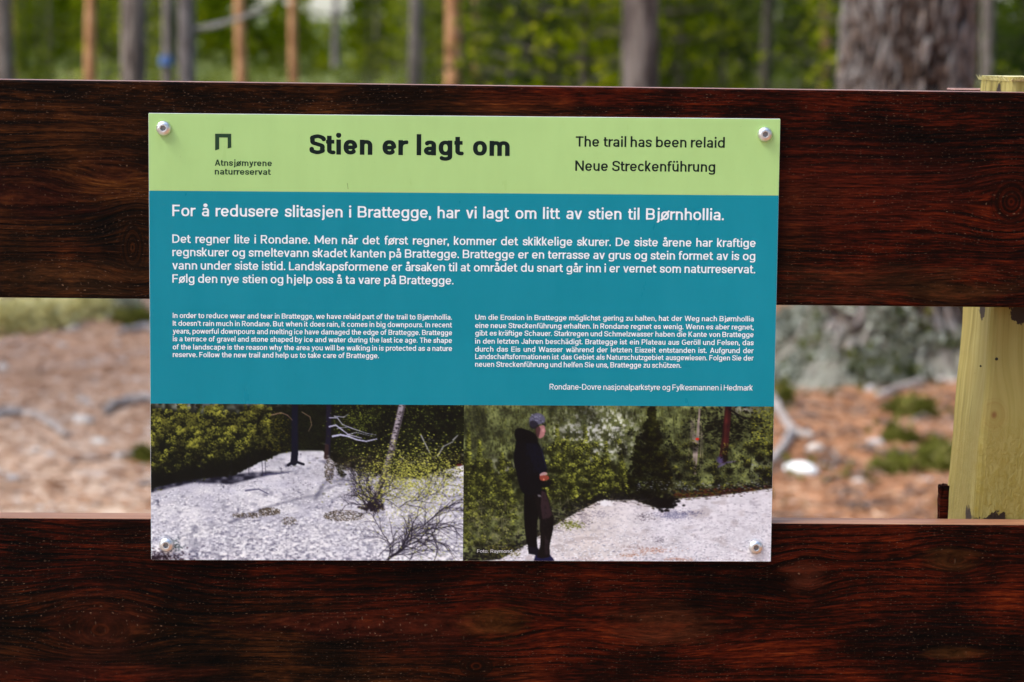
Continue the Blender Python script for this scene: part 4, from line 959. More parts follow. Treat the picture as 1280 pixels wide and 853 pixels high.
for q in ((0, 5, 6, 7), (0, 1, 4, 5), (1, 2, 3, 4)): bm.faces.new([lv[k] for k in q])
bm_link('gate_logo', bm, M['inkg'], link_sheet)
flat('scratch', [(-.0788, .1050), (-.0783, .1052), (-.0781, .1030), (-.0778, .1012), (-.0782, .1010), (-.0785, .1030)], -.00006, M['smudge'])
def make_bolt():
    """button head screw with a hexagon socket"""
    bm = bmesh.new(); prof = []
    Rr, Hh, hr = .0050, .0029, .0017
    for k in range(9):
        a = math.pi / 2 * k / 8; prof.append((hr * 1.12 + (Rr - hr * 1.12) * math.cos(a) if k < 8 else hr * 1.16, .0003 + Hh * math.sin(a)))
    prof = [(Rr, 0)] + prof; seg = 36; rings = []
    for r_, h_ in prof: rings.append([bm.verts.new((r_ * math.cos(2 * math.pi * k / seg), -h_, r_ * math.sin(2 * math.pi * k / seg))) for k in range(seg)])
    hexr = lambda a: hr / math.cos((a + math.pi / 6) % (math.pi / 3) - math.pi / 6)
    for h_ in (prof[-1][1] - .0001, prof[-1][1] - .0017): rings.append([bm.verts.new((hexr(2 * math.pi * k / seg) * math.cos(2 * math.pi * k / seg), -h_, hexr(2 * math.pi * k / seg) * math.sin(2 * math.pi * k / seg))) for k in range(seg)])
    for i in range(len(rings) - 1):
        for k in range(seg):
            f = bm.faces.new((rings[i][k], rings[i][(k + 1) % seg], rings[i + 1][(k + 1) % seg], rings[i + 1][k])); f.smooth = i < len(prof) - 1
            if i >= len(prof): f.material_index = 1
    f = bm.faces.new(rings[-1]); f.material_index = 1
    bmesh.ops.recalc_face_normals(bm, faces=list(bm.faces))
    me = bpy.data.meshes.new('bolt'); me.materials.append(M['steel']); me.materials.append(M['socket']); bm.to_mesh(me); bm.free(); return me
bolt_me = make_bolt()
for x, z, a in ((-.2002, .1405, .3), (.1999, .1400, .9), (-.1999, -.1398, 1.4), (.1996, -.1402, .1)):
    o = link('bolt', bolt_me, sign, (x, -.0001, z)); o.rotation_euler = (0, a, 0)

# ------------------------------------------------------------------ foliage, trunks, ground cover
def blades(C, D, L, Wd, rng):
    """one narrow leaf triangle per row: base C, direction D, length L, width Wd"""
    n = len(C); D = D / np.linalg.norm(D, axis=1, keepdims=True)
    S = np.cross(D, rng.normal(size=(n, 3))); S /= np.linalg.norm(S, axis=1, keepdims=True) + 1e-9
    V = np.empty((n, 3, 3)); V[:, 0] = C - S * Wd[:, None] / 2; V[:, 1] = C + S * Wd[:, None] / 2; V[:, 2] = C + D * L[:, None]
    return V.reshape(-1, 3), np.arange(n * 3).reshape(-1, 3)
def tufts(C, rng, k=5, L=.07, Wd=.014, up=.35, tint=None):
    n = len(C); P = np.repeat(C, k, 0); D = rng.normal(size=(n * k, 3)); D[:, 2] = D[:, 2] * (.12 if up < .1 else 1) + up
    V, F = blades(P, D, L * rng.uniform(.6, 1.3, n * k), Wd * rng.uniform(.7, 1.4, n * k), rng)
    t = np.repeat(rng.uniform(0, 1, n) if tint is None else np.clip(tint + rng.normal(0, .15, n), 0, 1), k * 3)
    return V, F, t
def foliage_obj(name, C, rng, mat, parent=None, **k):
    V, F, t = tufts(C, rng, **k); me = mesh(name, V, F, mat); vcol(me, t); return link(name, me, parent)
def tube(P, rad, seg=10, cap=True):
    """verts/faces of a tapering tube through points P"""
    P = np.asarray(P, float); n = len(P); V, F = [], []
    for i in range(n):
        t = P[min(i + 1, n - 1)] - P[max(i - 1, 0)]; t /= np.linalg.norm(t); a = np.cross(t, (0.13, .99, .05)); a /= np.linalg.norm(a); b = np.cross(t, a)
        for k in range(seg):
            q = 2 * math.pi * k / seg; V.append(P[i] + rad[i] * (a * math.cos(q) + b * math.sin(q)))
    for i in range(n - 1):
        for k in range(seg): F.append((i * seg + k, i * seg + (k + 1) % seg, (i + 1) * seg + (k + 1) % seg, (i + 1) * seg + k))
    if cap: F.append(tuple(range((n - 1) * seg, n * seg))); F.append(tuple(reversed(range(seg))))
    return V, F
def merge(parts):
    V, F = [], []
    for v, f in parts: b = len(V); V += list(v); F += [tuple(i + b for i in q) for q in f]
    return V, F

# --- tall pines -------------------------------------------------------------
crown_rng = np.random.default_rng(21)
def crown_points(n, rng, zc, rx, rz, clumps=22):
    c = rng.normal(size=(clumps, 3)); c /= np.linalg.norm(c, axis=1, keepdims=True); c *= rng.uniform(.35, 1, (clumps, 1)) * (rx, rx, rz)
    k = rng.integers(0, clumps, n); P = c[k] + rng.normal(size=(n, 3)) * (.42, .42, .26); P[:, 2] += zc; return P
CROWN = []
for s in range(3):
    P = crown_points(1500, crown_rng, 0, 1.7, 1.6); V, F, t = tufts(P, crown_rng, 4, .22, .045); me = mesh('crown', V, F, M['pine_leaf']); vcol(me, t); CROWN.append(me)
def pine(px, Y, wpx, mat, label, lean=0.0, top=9.0, seed=0, group=None, branch=None, crown=True, band=None):
    """a tall pine whose trunk shows at photo column px, wpx pixels wide, Y metres off"""
    p = at(px, 100, Y); dist = Y - CAM[1]; r = wpx / FPX * dist / 2; z0 = float(ground_z(p[0], p[1])) - .05
    root = empty('pine_tree', (p[0], p[1], z0)); tag(root, label, 'tree', group)
    rr = random.Random(seed + int(px)); seg = 14; zs = [0, .15, .4, .8, 1.3, 1.8, 2.4, 3.4, 5, 7, top]
    P = [(lean * (z - 1.3) + .02 * math.sin(z * 1.3 + seed), .02 * math.sin(z + seed), z) for z in zs]
    rad = [r * (1.45 if z == 0 else 1.2 if z < .2 else 1.08 if z < .5 else 1.0 - .055 * z) for z in zs]
    V, F = tube(P, rad, seg); link('trunk', mesh('trunk', V, F, M[mat], True), root)
    if crown:
        o = link('crown', CROWN[seed % 3], root, (lean * top, 0, top - .3)); o.rotation_euler = (0, 0, seed * 1.3)
    if branch:
        for (za, dx, dy, dz, rb) in branch:
            bm_ = 'root' if rb > .03 else mat; Q = [(0, 0, za), (dx * .35, dy * .35, za + dz * .2), (dx * .7, dy * .7, za + dz * .62), (dx, dy, za + dz)]
            V, F = tube(Q, [rb, rb * .8, rb * .55, rb * .25], 6); link('branch', mesh('branch', V, F, M[bm_], True), root)
    if band:
        z1, z2 = band; V, F = tube([(lean * (z1 - 1.3), 0, z1), (lean * (z2 - 1.3), 0, z2)], [r * 1.12, r * 1.1], seg); link('blue_band', mesh('blue_band', V, F, M['blue']), root)
    return root
pine(4, 22.5, 24, 'bark_mauve', 'thick dark pine trunk cut by the left edge of the photo, above the upper rail', seed=1)
pine(17, 46, 8, 'bark_orange', 'thin orange pine trunk just beside the dark trunk at the far left', seed=2)
pine(64, 52, 7, 'bark_dark', 'very thin dark trunk between the far left trunks and the first clear orange trunk', seed=3)
pine(115, 38, 15, 'bark_orange', 'orange pine trunk left of the sign, next to the thick grey-brown trunk', seed=4)
pine(166, 18.5, 34, 'bark_mauve', 'thick grey-brown pine trunk directly above the upper left corner of the sign', seed=5, lean=-.02)
pine(208, 33, 15, 'bark_mauve', 'mauve pine trunk with a blue band low down, above the upper left bolt', seed=6, band=(.97, 1.09))
pine(232, 24, 23, 'bark_grey', 'bluish grey pine trunk with a bare bough reaching right, beside the blue band', seed=7, lean=.015, branch=((1.42, .85, .2, .24, .036), (1.9, -.6, -.2, .3, .02)))
pine(301, 38, 15, 'bark_orange', 'orange pine trunk above the logo of the sign', seed=8)
pine(367, 46, 11, 'bark_orange', 'slim reddish pine trunk below the bright gap in the leaves', seed=9)
pine(420, 56, 8, 'bark_grey', 'faint grey far trunk right of the bright gap in the leaves', seed=10)
pine(472, 50, 9, 'bark_dark', 'slim dark trunk above the word Stien of the title', seed=11)
pine(517, 36, 15, 'bark_mauve', 'mauve-brown trunk half hidden by leaves left of the bright orange trunk', seed=12)
pine(565, 28, 23, 'bark_orange', 'bright orange pine trunk above the middle of the title', seed=13, branch=((1.75, -.5, .1, .2, .02),))
pine(595, 44, 12, 'bark_orange', 'thin pale orange trunk just right of the bright orange trunk', seed=14)
pine(651, 46, 12, 'bark_grey', 'thin grey trunk above the end of the title', seed=15)
pine(803, 12.6, 49, 'bark_mauve', 'grey-brown pine trunk standing alone above the English title', seed=16, lean=-.012)
pine(958, 30, 15, 'bark_dark', 'dark trunk above the upper right bolt', seed=17)
pine(880, 48, 9, 'bark_dark', 'thin dark trunk among leaves between the lone grey-brown trunk and the dark trunk', seed=18)
pine(1030, 38, 13, 'bark_orange', 'thin orange-brown trunk close to the left side of the huge trunk', seed=19)
pine(1233, 27, 17, 'bark_mauve', 'reddish grey trunk behind the top of the post', seed=20)
pine(720, 56, 9, 'bark_grey', 'faint grey far trunk left of the lone grey-brown trunk', seed=21)
# trees beside and behind the photographer close the wood and keep the light soft
k = 0
for i in range(46):
    a = i / 46 * 2 * math.pi + .07 * math.sin(i * 5.1); rd = 9 + 9 * ((i * 37) % 10) / 10
    x, y = rd * math.sin(a), rd * math.cos(a)
    if abs(math.degrees(math.atan2(x, y + 1.7))) < 24: continue
    root = empty('pine_tree', (x, y, float(ground_z(x, y)) - .05)); tag(root, 'pine tree of the wood beside and behind the viewer, outside the photograph', 'tree', 'pines outside the picture')
    tp = 7.5 + (i * 13 % 7) * .5; V, F = tube([(0, 0, 0), (0, 0, .4), (.03, 0, 2), (0, .04, 5), (0, 0, tp)], [.19, .15, .13, .10, .03], 10); link('trunk', mesh('trunk', V, F, M['bark_orange' if i % 3 == 0 else 'bark_mauve'], True), root)
    o = link('crown', CROWN[i % 3], root, (0, 0, tp - .3)); o.rotation_euler = (0, 0, i); o.scale = (1.3, 1.3, 1.6)
    k += 1

# --- the huge old pine on the right ---------------------------------------
def old_pine():
    bx, by = 1.880, 8.35; root = empty('old_pine_tree', (bx, by, float(ground_z(bx, by)) - .06)); tag(root, 'huge old pine with deeply plated grey bark and a lichen-covered foot, behind the right rails', 'tree')
    nz, na = 300, 260; zs = np.concatenate([np.linspace(0, 2.4, nz - 30), np.linspace(2.45, 9, 30)]); A = np.linspace(0, 2 * np.pi, na, endpoint=False)
    ZZ, AA = np.meshgrid(zs, A, indexing='ij')
    r = .268 - .012 * ZZ + .20 * np.exp(-ZZ / .20) + .05 * np.exp(-ZZ / .55)
    r = r + .12 * np.exp(-ZZ / .17) * np.maximum(0, np.sin(AA * 5 + .8)) ** 2
    rng = np.random.default_rng(8)
    # bark plates: elongated cells in (angle, height)
    n = 1500; pa = rng.uniform(0, 2 * np.pi, n); pz = rng.uniform(0, 2.6, n); h = rng.uniform(.4, 1, n)
    d1 = np.full(ZZ.shape, 9.); d2 = np.full(ZZ.shape, 9.); hh = np.zeros(ZZ.shape)
    wa = AA + .035 * np.sin(ZZ * 9 + AA * 3) + .025 * np.sin(ZZ * 23 + 1 + AA * 7)
    for i in range(n):
        da = (wa - pa[i] + np.pi) % (2 * np.pi) - np.pi
        d = np.hypot(da * .26 / .0160, (ZZ - pz[i]) / (.075 + .05 * h[i]))
        m1 = d < d1; d2 = np.where(m1, d1, np.minimum(d2, d)); hh = np.where(m1, h[i], hh); d1 = np.where(m1, d, d1)
    edge = np.clip((d2 - d1) / .55, 0, 1); plate = np.where(ZZ < 2.55, edge ** .6 * (.55 + .45 * hh), .5)
    r = r + .046 * (plate - .7) + .004 * rng.normal(size=ZZ.shape) * edge
    lean = .010 * (ZZ - 1.3)
    V = np.stack([r * np.cos(AA) + lean, r * np.sin(AA), ZZ], -1).reshape(-1, 3)
    i, j = np.meshgrid(np.arange(nz - 1), np.arange(na), indexing='ij'); a = (i * na + j).ravel(); b = (i * na + (j + 1) % na).ravel()
    me = mesh('trunk', V, np.stack([a, b, b + na, a + na], 1), M['old'], True); vcol(me, np.clip(np.stack([plate.ravel(), hh.ravel(), np.exp(-ZZ / .35).ravel()], -1), 0, 1))
    link('trunk', me, root)
    # lichen and moss on the foot
    for nm, mat, cnt, L in (('lichen_growth', 'lichen_g', 3600, .020), ('moss_growth', 'pine_leaf', 500, .03)):
        zz = rng.exponential(.16, cnt); zz = zz[zz < .75]; aa = rng.uniform(np.pi, 2 * np.pi, len(zz)); keep = (np.sin(aa * 6) + np.sin(zz * 30 + aa * 4) + rng.normal(0, .6, len(zz))) > .1; zz, aa = zz[keep], aa[keep]
        rr = .262 + .20 * np.exp(-zz / .20) + .05 * np.exp(-zz / .55) + .12 * np.exp(-zz / .17) * np.maximum(0, np.sin(aa * 5 + .8)) ** 2 + .012
        o = foliage_obj(nm, np.stack([rr * np.cos(aa), rr * np.sin(aa), zz], 1), rng, M[mat], root, k=4, L=L * 1.7, Wd=.028, up=.3); o['kind'] = 'stuff'
    o = link('crown', CROWN[1], root, (0, 0, 9)); o.scale = (2, 2, 1.6)
mo = N('old_pine_bark'); tt = mo.attr(); sp_ = mo.n('ShaderNodeSeparateColor'); mo.t.links.new(tt, sp_.inputs[0]); Pp = mo.pos()
nb = mo.noise(mo.scale(Pp, (26, 26, 7)), 1.0, 4, .65); nb2 = mo.noise(mo.scale(Pp, (60, 60, 14)), 1.0, 3)
c_ = mo.ramp(mo.math('ADD', mo.math('MULTIPLY', sp_.outputs[0], .75), mo.math('MULTIPLY', mo.math('SUBTRACT', nb, .5), .9)), ((.16, (.008, .006, .005)), (.40, (.045, .035, .032)), (.62, (.150, .138, .132)), (.98, (.40, .38, .365))))
c_ = mo.mix(mo.math('MULTIPLY', mo.rng(nb2, .5, .62), .35), c_, (.30, .19, .13))
c_ = mo.mix(mo.math('MULTIPLY', mo.rng(mo.math('ADD', sp_.outputs[2], mo.math('MULTIPLY', nb, 1.2)), 1.05, 1.4), .8), c_, (.24, .24, .19))
M['old'] = mo.set(Base_Color=c_, Roughness=.9, Specular_IOR_Level=.15); mo.bump(mo.math('ADD', nb, nb2), .7, .012)
old_pine()

# --- young trees between the trunks ---------------------------------------
def young_proto(name, seed, h, wid, n, mat, L=.075, Wd=.016, stem='bark_dark', broad=False):
    rng = np.random.default_rng(seed); root = empty(name)
    parts = [tube([(0, 0, -.1), (.02, 0, h * .5), (0, .01, h * .97)], [.03, .02, .006], 7)]
    C, T = [], []
    nw = int(h / (.22 if not broad else .16))
    for w in range(nw):
        z = h * (w + .6) / nw; rad = wid * (1 - (z / h) ** 1.3) * (.75 + .4 * rng.random()) + .06
        for b in range(rng.integers(4, 7)):
            a = rng.uniform(0, 6.28); ln = rad * rng.uniform(.7, 1.15); e = np.array((math.cos(a) * ln, math.sin(a) * ln, z + ln * rng.uniform(.1, .45)))
            parts.append(tube([(0, 0, z), tuple((e * .5 + np.array((0, 0, z)) * .5)), tuple(e)], [.009, .006, .003], 4, False))
            m = max(3, int(n * ln / (wid * nw * 3.2))); t = rng.random(m) ** .6; q = np.array((0, 0, z)) * (1 - t[:, None]) + e * t[:, None]
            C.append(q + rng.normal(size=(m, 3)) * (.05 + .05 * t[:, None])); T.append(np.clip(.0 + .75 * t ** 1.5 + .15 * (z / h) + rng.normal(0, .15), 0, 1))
    V, F = merge(parts); link('trunk', mesh('trunk', V, F, M[stem]), root)
    C = np.concatenate(C); T = np.concatenate(T)
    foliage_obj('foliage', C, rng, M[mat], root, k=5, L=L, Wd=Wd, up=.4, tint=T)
    return root
PR = {}
def place_young(kind, px, Y, s, label, group):
    if kind not in PR:
        o = PR[kind] = dict(
            pine=lambda: young_proto('young_pine', 1, 2.7, .85, 900, 'pine_leaf'),
            pine2=lambda: young_proto('young_pine', 2, 2.4, 1.0, 900, 'pine_leaf', .085),
            spruce=lambda: young_proto('young_spruce', 3, 2.8, .95, 1300, 'dark_leaf', .06, .02),
            birch=lambda: young_proto('young_birch', 4, 2.6, 1.0, 620, 'light_leaf', .055, .045, 'bark_mauve', True))[kind]()
    else: o = copy_tree(PR[kind])
    p = at(px, 85, Y); o.location = (p[0], p[1], float(ground_z(p[0], p[1]))); o.scale = (s, s, s); o.rotation_euler = (0, 0, px * .37 + Y)
    tag(o, label, 'tree', group); return o
LB = dict(pine='green young pine among the blurred undergrowth between the trunks', pine2='green young pine among the blurred undergrowth between the trunks', spruce='dark green young spruce in the blurred wood', birch='bright yellow-green young birch in the blurred wood')
GR = dict(pine='young pines between the trunks', pine2='young pines between the trunks', spruce='young spruces in the wood', birch='young birches in the wood')
yr = random.Random(12)
spots = []
for Y in (15, 18, 21, 24, 27, 31, 35, 40, 45, 50):
    nY = 5 if Y < 20 else 7 if Y < 32 else 9
    for k in range(nY):
        px = -90 + 1460 * (k + yr.uniform(.05, .95)) / nY
        if Y < 20 and px < 440: continue
        if Y < 26 and px < 330 and yr.random() < .5: continue
        kind = yr.choice(('pine', 'pine2', 'birch', 'spruce', 'pine')) if px > 600 else yr.choice(('pine', 'birch', 'pine2', 'birch'))
        spots.append((kind, px, Y + yr.uniform(-1.2, 1.2), yr.uniform(.75, 1.25)))
spots += [('spruce', 905, 34, 1.2), ('spruce', 700, 36, 1.2), ('spruce', 1005, 33, 1.1), ('spruce', 755, 30, 1.0), ('spruce', 620, 33, 1.0), ('spruce', 860, 38, 1.2), ('birch', 780, 22, .9), ('birch', 925, 21, .9), ('spruce', 948, 24, 1.1), ('birch', 730, 17, 1.0), ('birch', 880, 19, 1.1), ('pine', 1015, 20, 1.1), ('birch', 1000, 26, 1.0), ('pine2', 690, 22, 1.0), ('birch', 640, 24, 1.0), ('birch', 60, 26, .9), ('birch', 1262, 22, 1.0), ('pine', 850, 23, 1.2)]
SHOWN = ((4, 22), (115, 38), (166, 18), (208, 33), (232, 24), (301, 38), (367, 46), (565, 28), (803, 12), (958, 30), (1233, 27), (517, 30))      # trunks that stand clear in the picture
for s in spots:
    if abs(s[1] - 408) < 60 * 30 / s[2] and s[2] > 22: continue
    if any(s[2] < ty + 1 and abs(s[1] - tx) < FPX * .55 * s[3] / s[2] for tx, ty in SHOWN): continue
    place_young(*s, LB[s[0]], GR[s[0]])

# --- far wood: one mass of leaves all round, open towards a bright gap -----
rng = np.random.default_rng(77)
n = 15000; az = rng.uniform(-13.5, 17, n); dist = rng.uniform(56, 84, n); zz = rng.uniform(0, 1, n) ** 1.4 * 9
gap = np.degrees(np.arctan2(*(ray(405, 20)[:2]))); el = (zz + .0004 * 60 ** 2 - 1.27) / dist
keep = (np.sin(az * 2.3) + np.sin(az * 5.1 + 2) + 1.1 - zz * .10 > rng.uniform(-.7, 2.2, n)) | (zz < 1.6)
keep &= ~((np.abs(az - gap) < .48) & (el > .008)) & ~((np.abs(az - gap + 1.5) < .2) & (el > .014))
az, dist, zz = np.radians(az[keep]), dist[keep], zz[keep]
x, y = dist * np.sin(az), dist * np.cos(az); P = np.stack([x, y, zz + ground_z(x, y)], 1)
o = foliage_obj('far_wood', P, rng, M['pine_leaf'], k=5, L=.42, Wd=.16, tint=np.clip(.42 + .5 * np.sin(np.degrees(az) * 2.3 + 1) * np.sin(np.degrees(az) * 5 + zz * 1.7), 0, 1)); tag(o, 'blurred green mass of the far wood behind all trunks', 'wood', kind='stuff')
n = 12000; az = rng.uniform(17, 346.5, n); dist = rng.uniform(22, 34, n); zz = rng.uniform(0, 1, n) ** 1.1 * 9; az = np.radians(az)
x, y = dist * np.sin(az), dist * np.cos(az); P = np.stack([x, y, zz + ground_z(x, y)], 1)
o = foliage_obj('surrounding_wood', P, rng, M['dark_leaf'], k=5, L=.55, Wd=.22); tag(o, 'dark green wood that closes the view beside and behind the viewer', 'wood', kind='stuff')
# low green ground shrubs under the trees
n = 26000; az = np.radians(rng.uniform(-14, 17, n)); dist = 11.5 + 50 * rng.random(n) ** 1.6
x, y = dist * np.sin(az), dist * np.cos(az); keep = (np.sin(x * 1.3) + np.sin(y * .9 + x * .4) + rng.normal(0, .5, n)) > -.5; keep &= ~((np.hypot(x - 1.96, y - 8.35) < 1.1)); x, y = x[keep], y[keep]
P = np.stack([x, y, ground_z(x, y) + rng.uniform(.02, .22, len(x))], 1)
o = foliage_obj('ground_shrubs', P, rng, M['berry'], k=5, L=.11, Wd=.05, up=.8); tag(o, 'low green berry shrubs covering the floor of the wood', 'ground cover', kind='stuff')

# --- floor seen through the gaps between the rails -------------------------
def scatter_on(n, rng, left):
    """points on the floor inside the two gaps of the fence"""
    px = rng.uniform(-30, 215, n) if left else rng.uniform(940, 1240, n); py = 372 + 285 * rng.random(n)
    out = np.array([gxy(a, b) for a, b in zip(px, py)]); return out
for nm, mat, cnt, L, Wd, up, lab, left in (('needle_litter', 'litter', 1700, .040, .006, .05, 'brown fallen needles and twigs on the sandy ground left of the sign', True), ('needle_litter', 'litter', 3600, .042, .007, .05, 'orange-brown fallen needles on the ground right of the sign', False)):
    P = scatter_on(cnt, rng, left); P[:, 2] += .008
    o = foliage_obj(nm, P, rng, M[mat], k=3, L=L, Wd=Wd, up=up); tag(o, lab, 'litter', kind='stuff')
def clump(name, label, cat, px, py, wpx, hm, mat, n=160, L=.035, Wd=.02, flat_=.5, group=None):
    """a low cushion of small leaves on the floor"""
    x, y, z = gxy(px, py); d = y - CAM[1]; r = wpx / FPX * d / 2; rg_ = np.random.default_rng(int(px * 7 + py)); q = rg_.normal(size=(n, 3)); q /= np.linalg.norm(q, axis=1, keepdims=True); q[:, 2] = np.abs(q[:, 2]); q *= rg_.uniform(.6, 1, (n, 1)) ** .5
    P = q * (r * 1.15, r * 1.9, hm * .8) + rg_.normal(0, .014, (n, 3)); V, F, t = tufts(P, rg_, 5, L, Wd, .5, np.clip(q[:, 2] * .35 + .3 + .35 * np.sin(q[:, 0] * 4) * np.sin(q[:, 1] * 3), 0, 1))
    me = mesh(name, V, F, M[mat]); vcol(me, t); o = link(name, me, None, (x, y, z)); tag(o, label, cat, group, None); return o
clump('moss_cushion', 'green moss cushion in the middle of the orange litter, left of the post', 'moss', 1140, 519, 52, .05, 'moss', 150)
clump('moss_cushion', 'large green moss cushion low down, touching the left side of the post', 'moss', 1182, 584, 58, .06, 'moss', 190)
clump('moss_cushion', 'small green moss cushion low down, left of the large one by the post', 'moss', 1120, 590, 34, .035, 'moss', 90)
clump('moss_cushion', 'green moss cushion at the foot of the old pine, beside its pale root', 'moss', 1112, 466, 44, .06, 'moss', 200)
clump('moss_cushion', 'thin green moss cushion at the left foot of the old pine', 'moss', 1058, 458, 46, .05, 'moss', 160)
clump('moss_cushion', 'faint greenish cushion between the two larger moss cushions', 'moss', 1120, 553, 34, .02, 'moss', 50)
clump('moss_cushion', 'green moss next to the edge of the sign, right below the lichen', 'moss', 975, 500, 24, .04, 'moss', 80)
clump('moss_cushion', 'greenish tuft beside the left edge of the sign, high in the left gap', 'moss', 168, 404, 50, .05, 'moss', 130)
clump('moss_cushion', 'small green moss cushion beside the left edge of the sign, low in the gap', 'moss', 180, 577, 20, .02, 'moss', 40)
lr = random.Random(4)
for i, (px, py, w, hm, mt, lb) in enumerate(((5, 412, 90, .15, 'lichen_y', 'pale yellow lichen cushion at the left edge of the photo, under the upper rail'), (52, 405, 74, .13, 'lichen_y', 'pale yellow lichen cushion second from the left edge, under the upper rail'), (98, 394, 70, .12, 'lichen_y', 'pale yellow lichen cushion in the middle of the left gap, under the upper rail'), (140, 384, 60, .10, 'lichen', 'whitish lichen cushion nearest to the sign in the left gap'),
        (975, 440, 60, .16, 'lichen_g', 'grey-green lichen cushion touching the right edge of the sign'), (1010, 415, 66, .17, 'lichen_g', 'grey-green lichen cushion at the left flank of the old pine'), (992, 476, 50, .07, 'lichen_g', 'low grey lichen patch below the left flank of the old pine'), (1040, 445, 50, .09, 'lichen_g', 'grey lichen cushion at the middle of the old pine foot'), (1150, 468, 70, .09, 'lichen_g', 'grey lichen cushion in front of the old pine, right of the middle'), (1186, 455, 60, .10, 'lichen_g', 'grey lichen cushion next to the post, at the right foot of the old pine'))):
    clump('lichen_cushion', lb, 'lichen', px, py, w, hm, mt, 420, .032, .026)
def rooty(name, label, cat, pts, wpx, mat='root', lift=.6, fork=None):
    Q = []
    for px, py in pts:
        x, y, z = gxy(px, py); r = wpx / FPX * (y - CAM[1]) / 2; Q.append((x, y, z + r * lift))
    n = len(Q); rad = [r * (1 - .45 * i / (n - 1)) * (1 + .12 * math.sin(i * 2.3)) for i in range(n)]
    # smooth the run of the root
    t = np.linspace(0, n - 1, n * 4); Q = np.array(Q); Q = np.stack([np.interp(t, np.arange(n), Q[:, k]) for k in range(3)], 1); rad = np.interp(t, np.arange(n), rad)
    for _ in range(2): Q[1:-1] = (Q[:-2] + 2 * Q[1:-1] + Q[2:]) / 4
    Q += np.random.default_rng(n + int(pts[0][1])).normal(0, .003, Q.shape)
    parts = [tube(Q, rad, 10)]
    if fork:
        F_ = [(x, y, z + r * lift) for x, y, z in (gxy(*p) for p in fork)]; parts.append(tube(F_, np.linspace(r * .8, r * .35, len(F_)), 8))
    V, F = merge(parts); o = link(name, mesh(name, V, F, M[mat], True)); tag(o, label, cat); return o
rooty('exposed_root', 'grey root arching out of the soil at the left edge of the photo', 'root', [(-20, 528), (8, 522), (32, 519), (58, 530), (84, 548)], 15)
rooty('exposed_root', 'thick grey root running behind the left edge of the sign', 'root', [(200, 505), (180, 505), (160, 506), (142, 512), (130, 520)], 19)
rooty('exposed_root', 'thin grey root low in the left gap, reaching the sign', 'root', [(195, 566), (160, 570), (120, 573), (86, 577)], 9, lift=.1)
rooty('exposed_root', 'dark thin root in the lower right corner of the left gap', 'root', [(196, 600), (172, 608), (148, 615), (128, 620)], 9, lift=.1)
rooty('exposed_root', 'pale grey root high in the left gap, beside the sign', 'root', [(200, 418), (182, 415), (164, 416), (150, 419)], 14)
rooty('exposed_root', 'faint short root between the arching root and the thick root', 'root', [(100, 500), (112, 507), (128, 512)], 11, lift=.1)
rooty('forked_branch', 'pale grey forked dead branch beside the right edge of the sign', 'branch', [(944, 478), (962, 500), (978, 528), (992, 547), (1014, 551)], 17, lift=.8, fork=[(990, 548), (976, 568), (962, 584), (946, 600)])
rooty('exposed_root', 'grey root of the old pine running towards the post', 'root', [(1100, 500), (1130, 486), (1165, 478), (1200, 480)], 12)
def stone(label, px, py, wpx, hpx, mat, seed=0):
    x, y, z = gxy(px, py); d = y - CAM[1]; a = wpx / FPX * d / 2; h = hpx / FPX * d / 2
    bm = bmesh.new(); bmesh.ops.create_icosphere(bm, subdivisions=3, radius=1); rr = random.Random(seed + int(px)); ph = [rr.uniform(0, 6) for _ in range(6)]
    for v in bm.verts:
        c = v.co; f = 1 + .10 * math.sin(c.x * 3 + ph[0]) * math.sin(c.y * 2.5 + ph[1]) + .07 * math.sin(c.z * 4 + ph[2] + c.x * 2) + .03 * math.sin(c.y * 7 + ph[3])
        v.co = Vector((c.x * a * f, c.y * a * .75 * f, (max(c.z, -.5) * h * 1.15) * f))
    o = bm_link('stone', bm, M[mat], smooth=True); o.location = (x, y, z + h * .55); tag(o, label, 'stone'); return o
stone('bright white smooth stone on the orange litter near the sign', 1000, 594, 48, 20, 'white_stone')
stone('pale brownish stone on the litter, behind the bright white stone', 1018, 566, 22, 14, 'stone')
stone('pale flat stone at the foot of the old pine, left of its moss', 1068, 478, 28, 12, 'stone')
stone('small pale stone low in the right gap, right of the white stone', 1072, 606, 18, 9, 'stone')
stone('small grey stone next to the post, below the large moss cushion', 1160, 604, 14, 9, 'stone_g')
stone('grey stone between the upper moss cushion and the old pine root', 1090, 490, 20, 10, 'stone_g')
stone('pale stone just above the thin grey root of the left gap', 104, 530, 26, 12, 'stone')
stone('small pale stone right of the end of the arching root', 124, 556, 22, 10, 'stone')
stone('tiny pale stone high on the brown ground of the left gap', 92, 414, 15, 8, 'stone')
stone('pale stone at the left edge of the photo, on the brown ground', 4, 462, 15, 9, 'stone')
stone('pale stone under the arching root at the lower left', 44, 566, 18, 8, 'stone')
stone('small orange-grey stone low in the middle of the left gap', 62, 572, 12, 8, 'stone_g')
stone('low grey stone in the bottom of the left gap', 16, 600, 22, 8, 'stone_g')
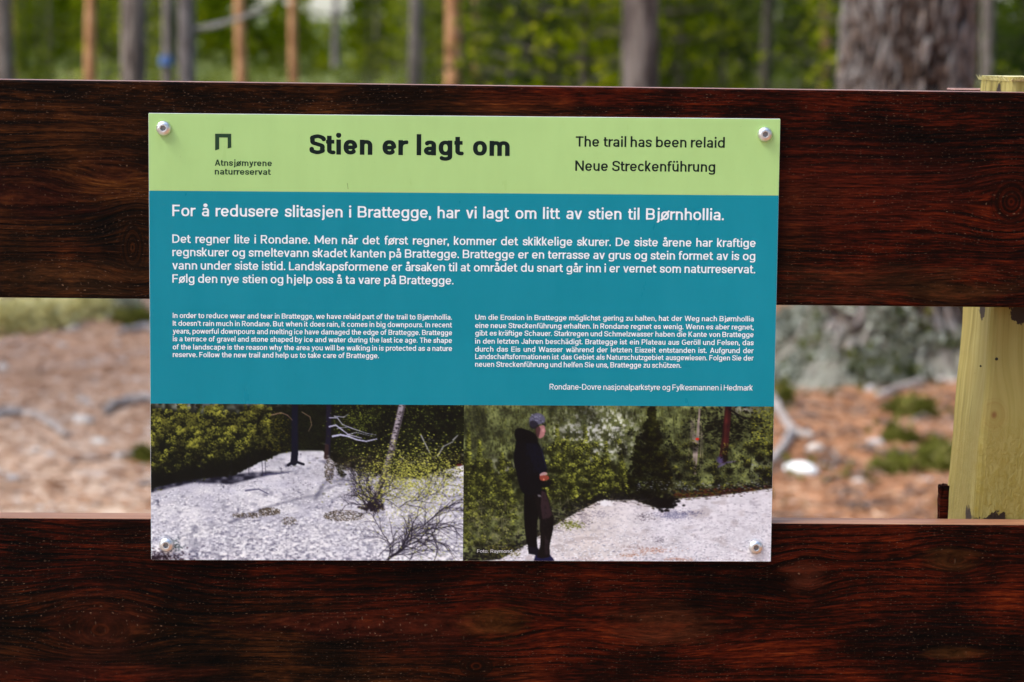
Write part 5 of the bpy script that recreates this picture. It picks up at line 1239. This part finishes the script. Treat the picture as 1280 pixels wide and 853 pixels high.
stone('grey stone in the shade beside the moss, middle of the right gap', 1096, 556, 26, 9, 'stone_g')
# dead twigs lying on the litter
rt = np.random.default_rng(5); P = scatter_on(110, rt, False); parts = []
for p in P:
    a = rt.uniform(0, 6.28); L = rt.uniform(.05, .22); parts.append(tube([(p[0] - L * math.cos(a) / 2, p[1] - L * math.sin(a) / 2, p[2] + .008), (p[0], p[1], p[2] + rt.uniform(.01, .03)), (p[0] + L * math.cos(a) / 2, p[1] + L * math.sin(a) / 2, p[2] + .008)], [.006, .005, .003], 5))
V, F = merge(parts); o = link('twigs', mesh('twigs', V, F, M['bark_mauve'])); tag(o, 'dead grey twigs lying on the orange litter right of the sign', 'twigs', kind='stuff')
P = scatter_on(500, rt, False); P = P[(np.sin(P[:, 0] * 9) * np.sin(P[:, 1] * 5) + rt.normal(0, .25, len(P))) > .45]; P[:, 2] += .01
o = foliage_obj('moss_sprigs', P, rt, M['moss'], k=4, L=.03, Wd=.018, up=.6); tag(o, 'thin dull green moss sprigs spread through the orange litter', 'moss', kind='stuff')
# loose pebbles and cone scales, too many to count
def pebbles(label, n, left, rng, mat):
    P = scatter_on(n, rng, left); parts = []
    base = [(1, 0, 0), (-.5, .87, 0), (-.5, -.87, 0), (0, 0, .7), (.5, .6, .2), (-1, 0, .2)]
    fc = [(0, 4, 3), (4, 1, 3), (1, 5, 3), (5, 2, 3), (2, 0, 3)]
    V, F = [], []
    for p in P:
        s = rng.uniform(.006, .022); a = rng.uniform(0, 6.28); b = len(V)
        for q in base: V.append((p[0] + s * (q[0] * math.cos(a) - q[1] * math.sin(a)), p[1] + s * (q[0] * math.sin(a) + q[1] * math.cos(a)), p[2] + q[2] * s * .8))
        F += [tuple(k + b for k in f) for f in fc]
    o = link('pebbles', mesh('pebbles', V, F, M[mat])); tag(o, label, 'pebbles', kind='stuff')
pebbles('pale pebbles strewn over the ground left of the sign', 160, True, rng, 'stone'); pebbles('grey pebbles and cones strewn over the litter right of the sign', 200, False, rng, 'stone_g')
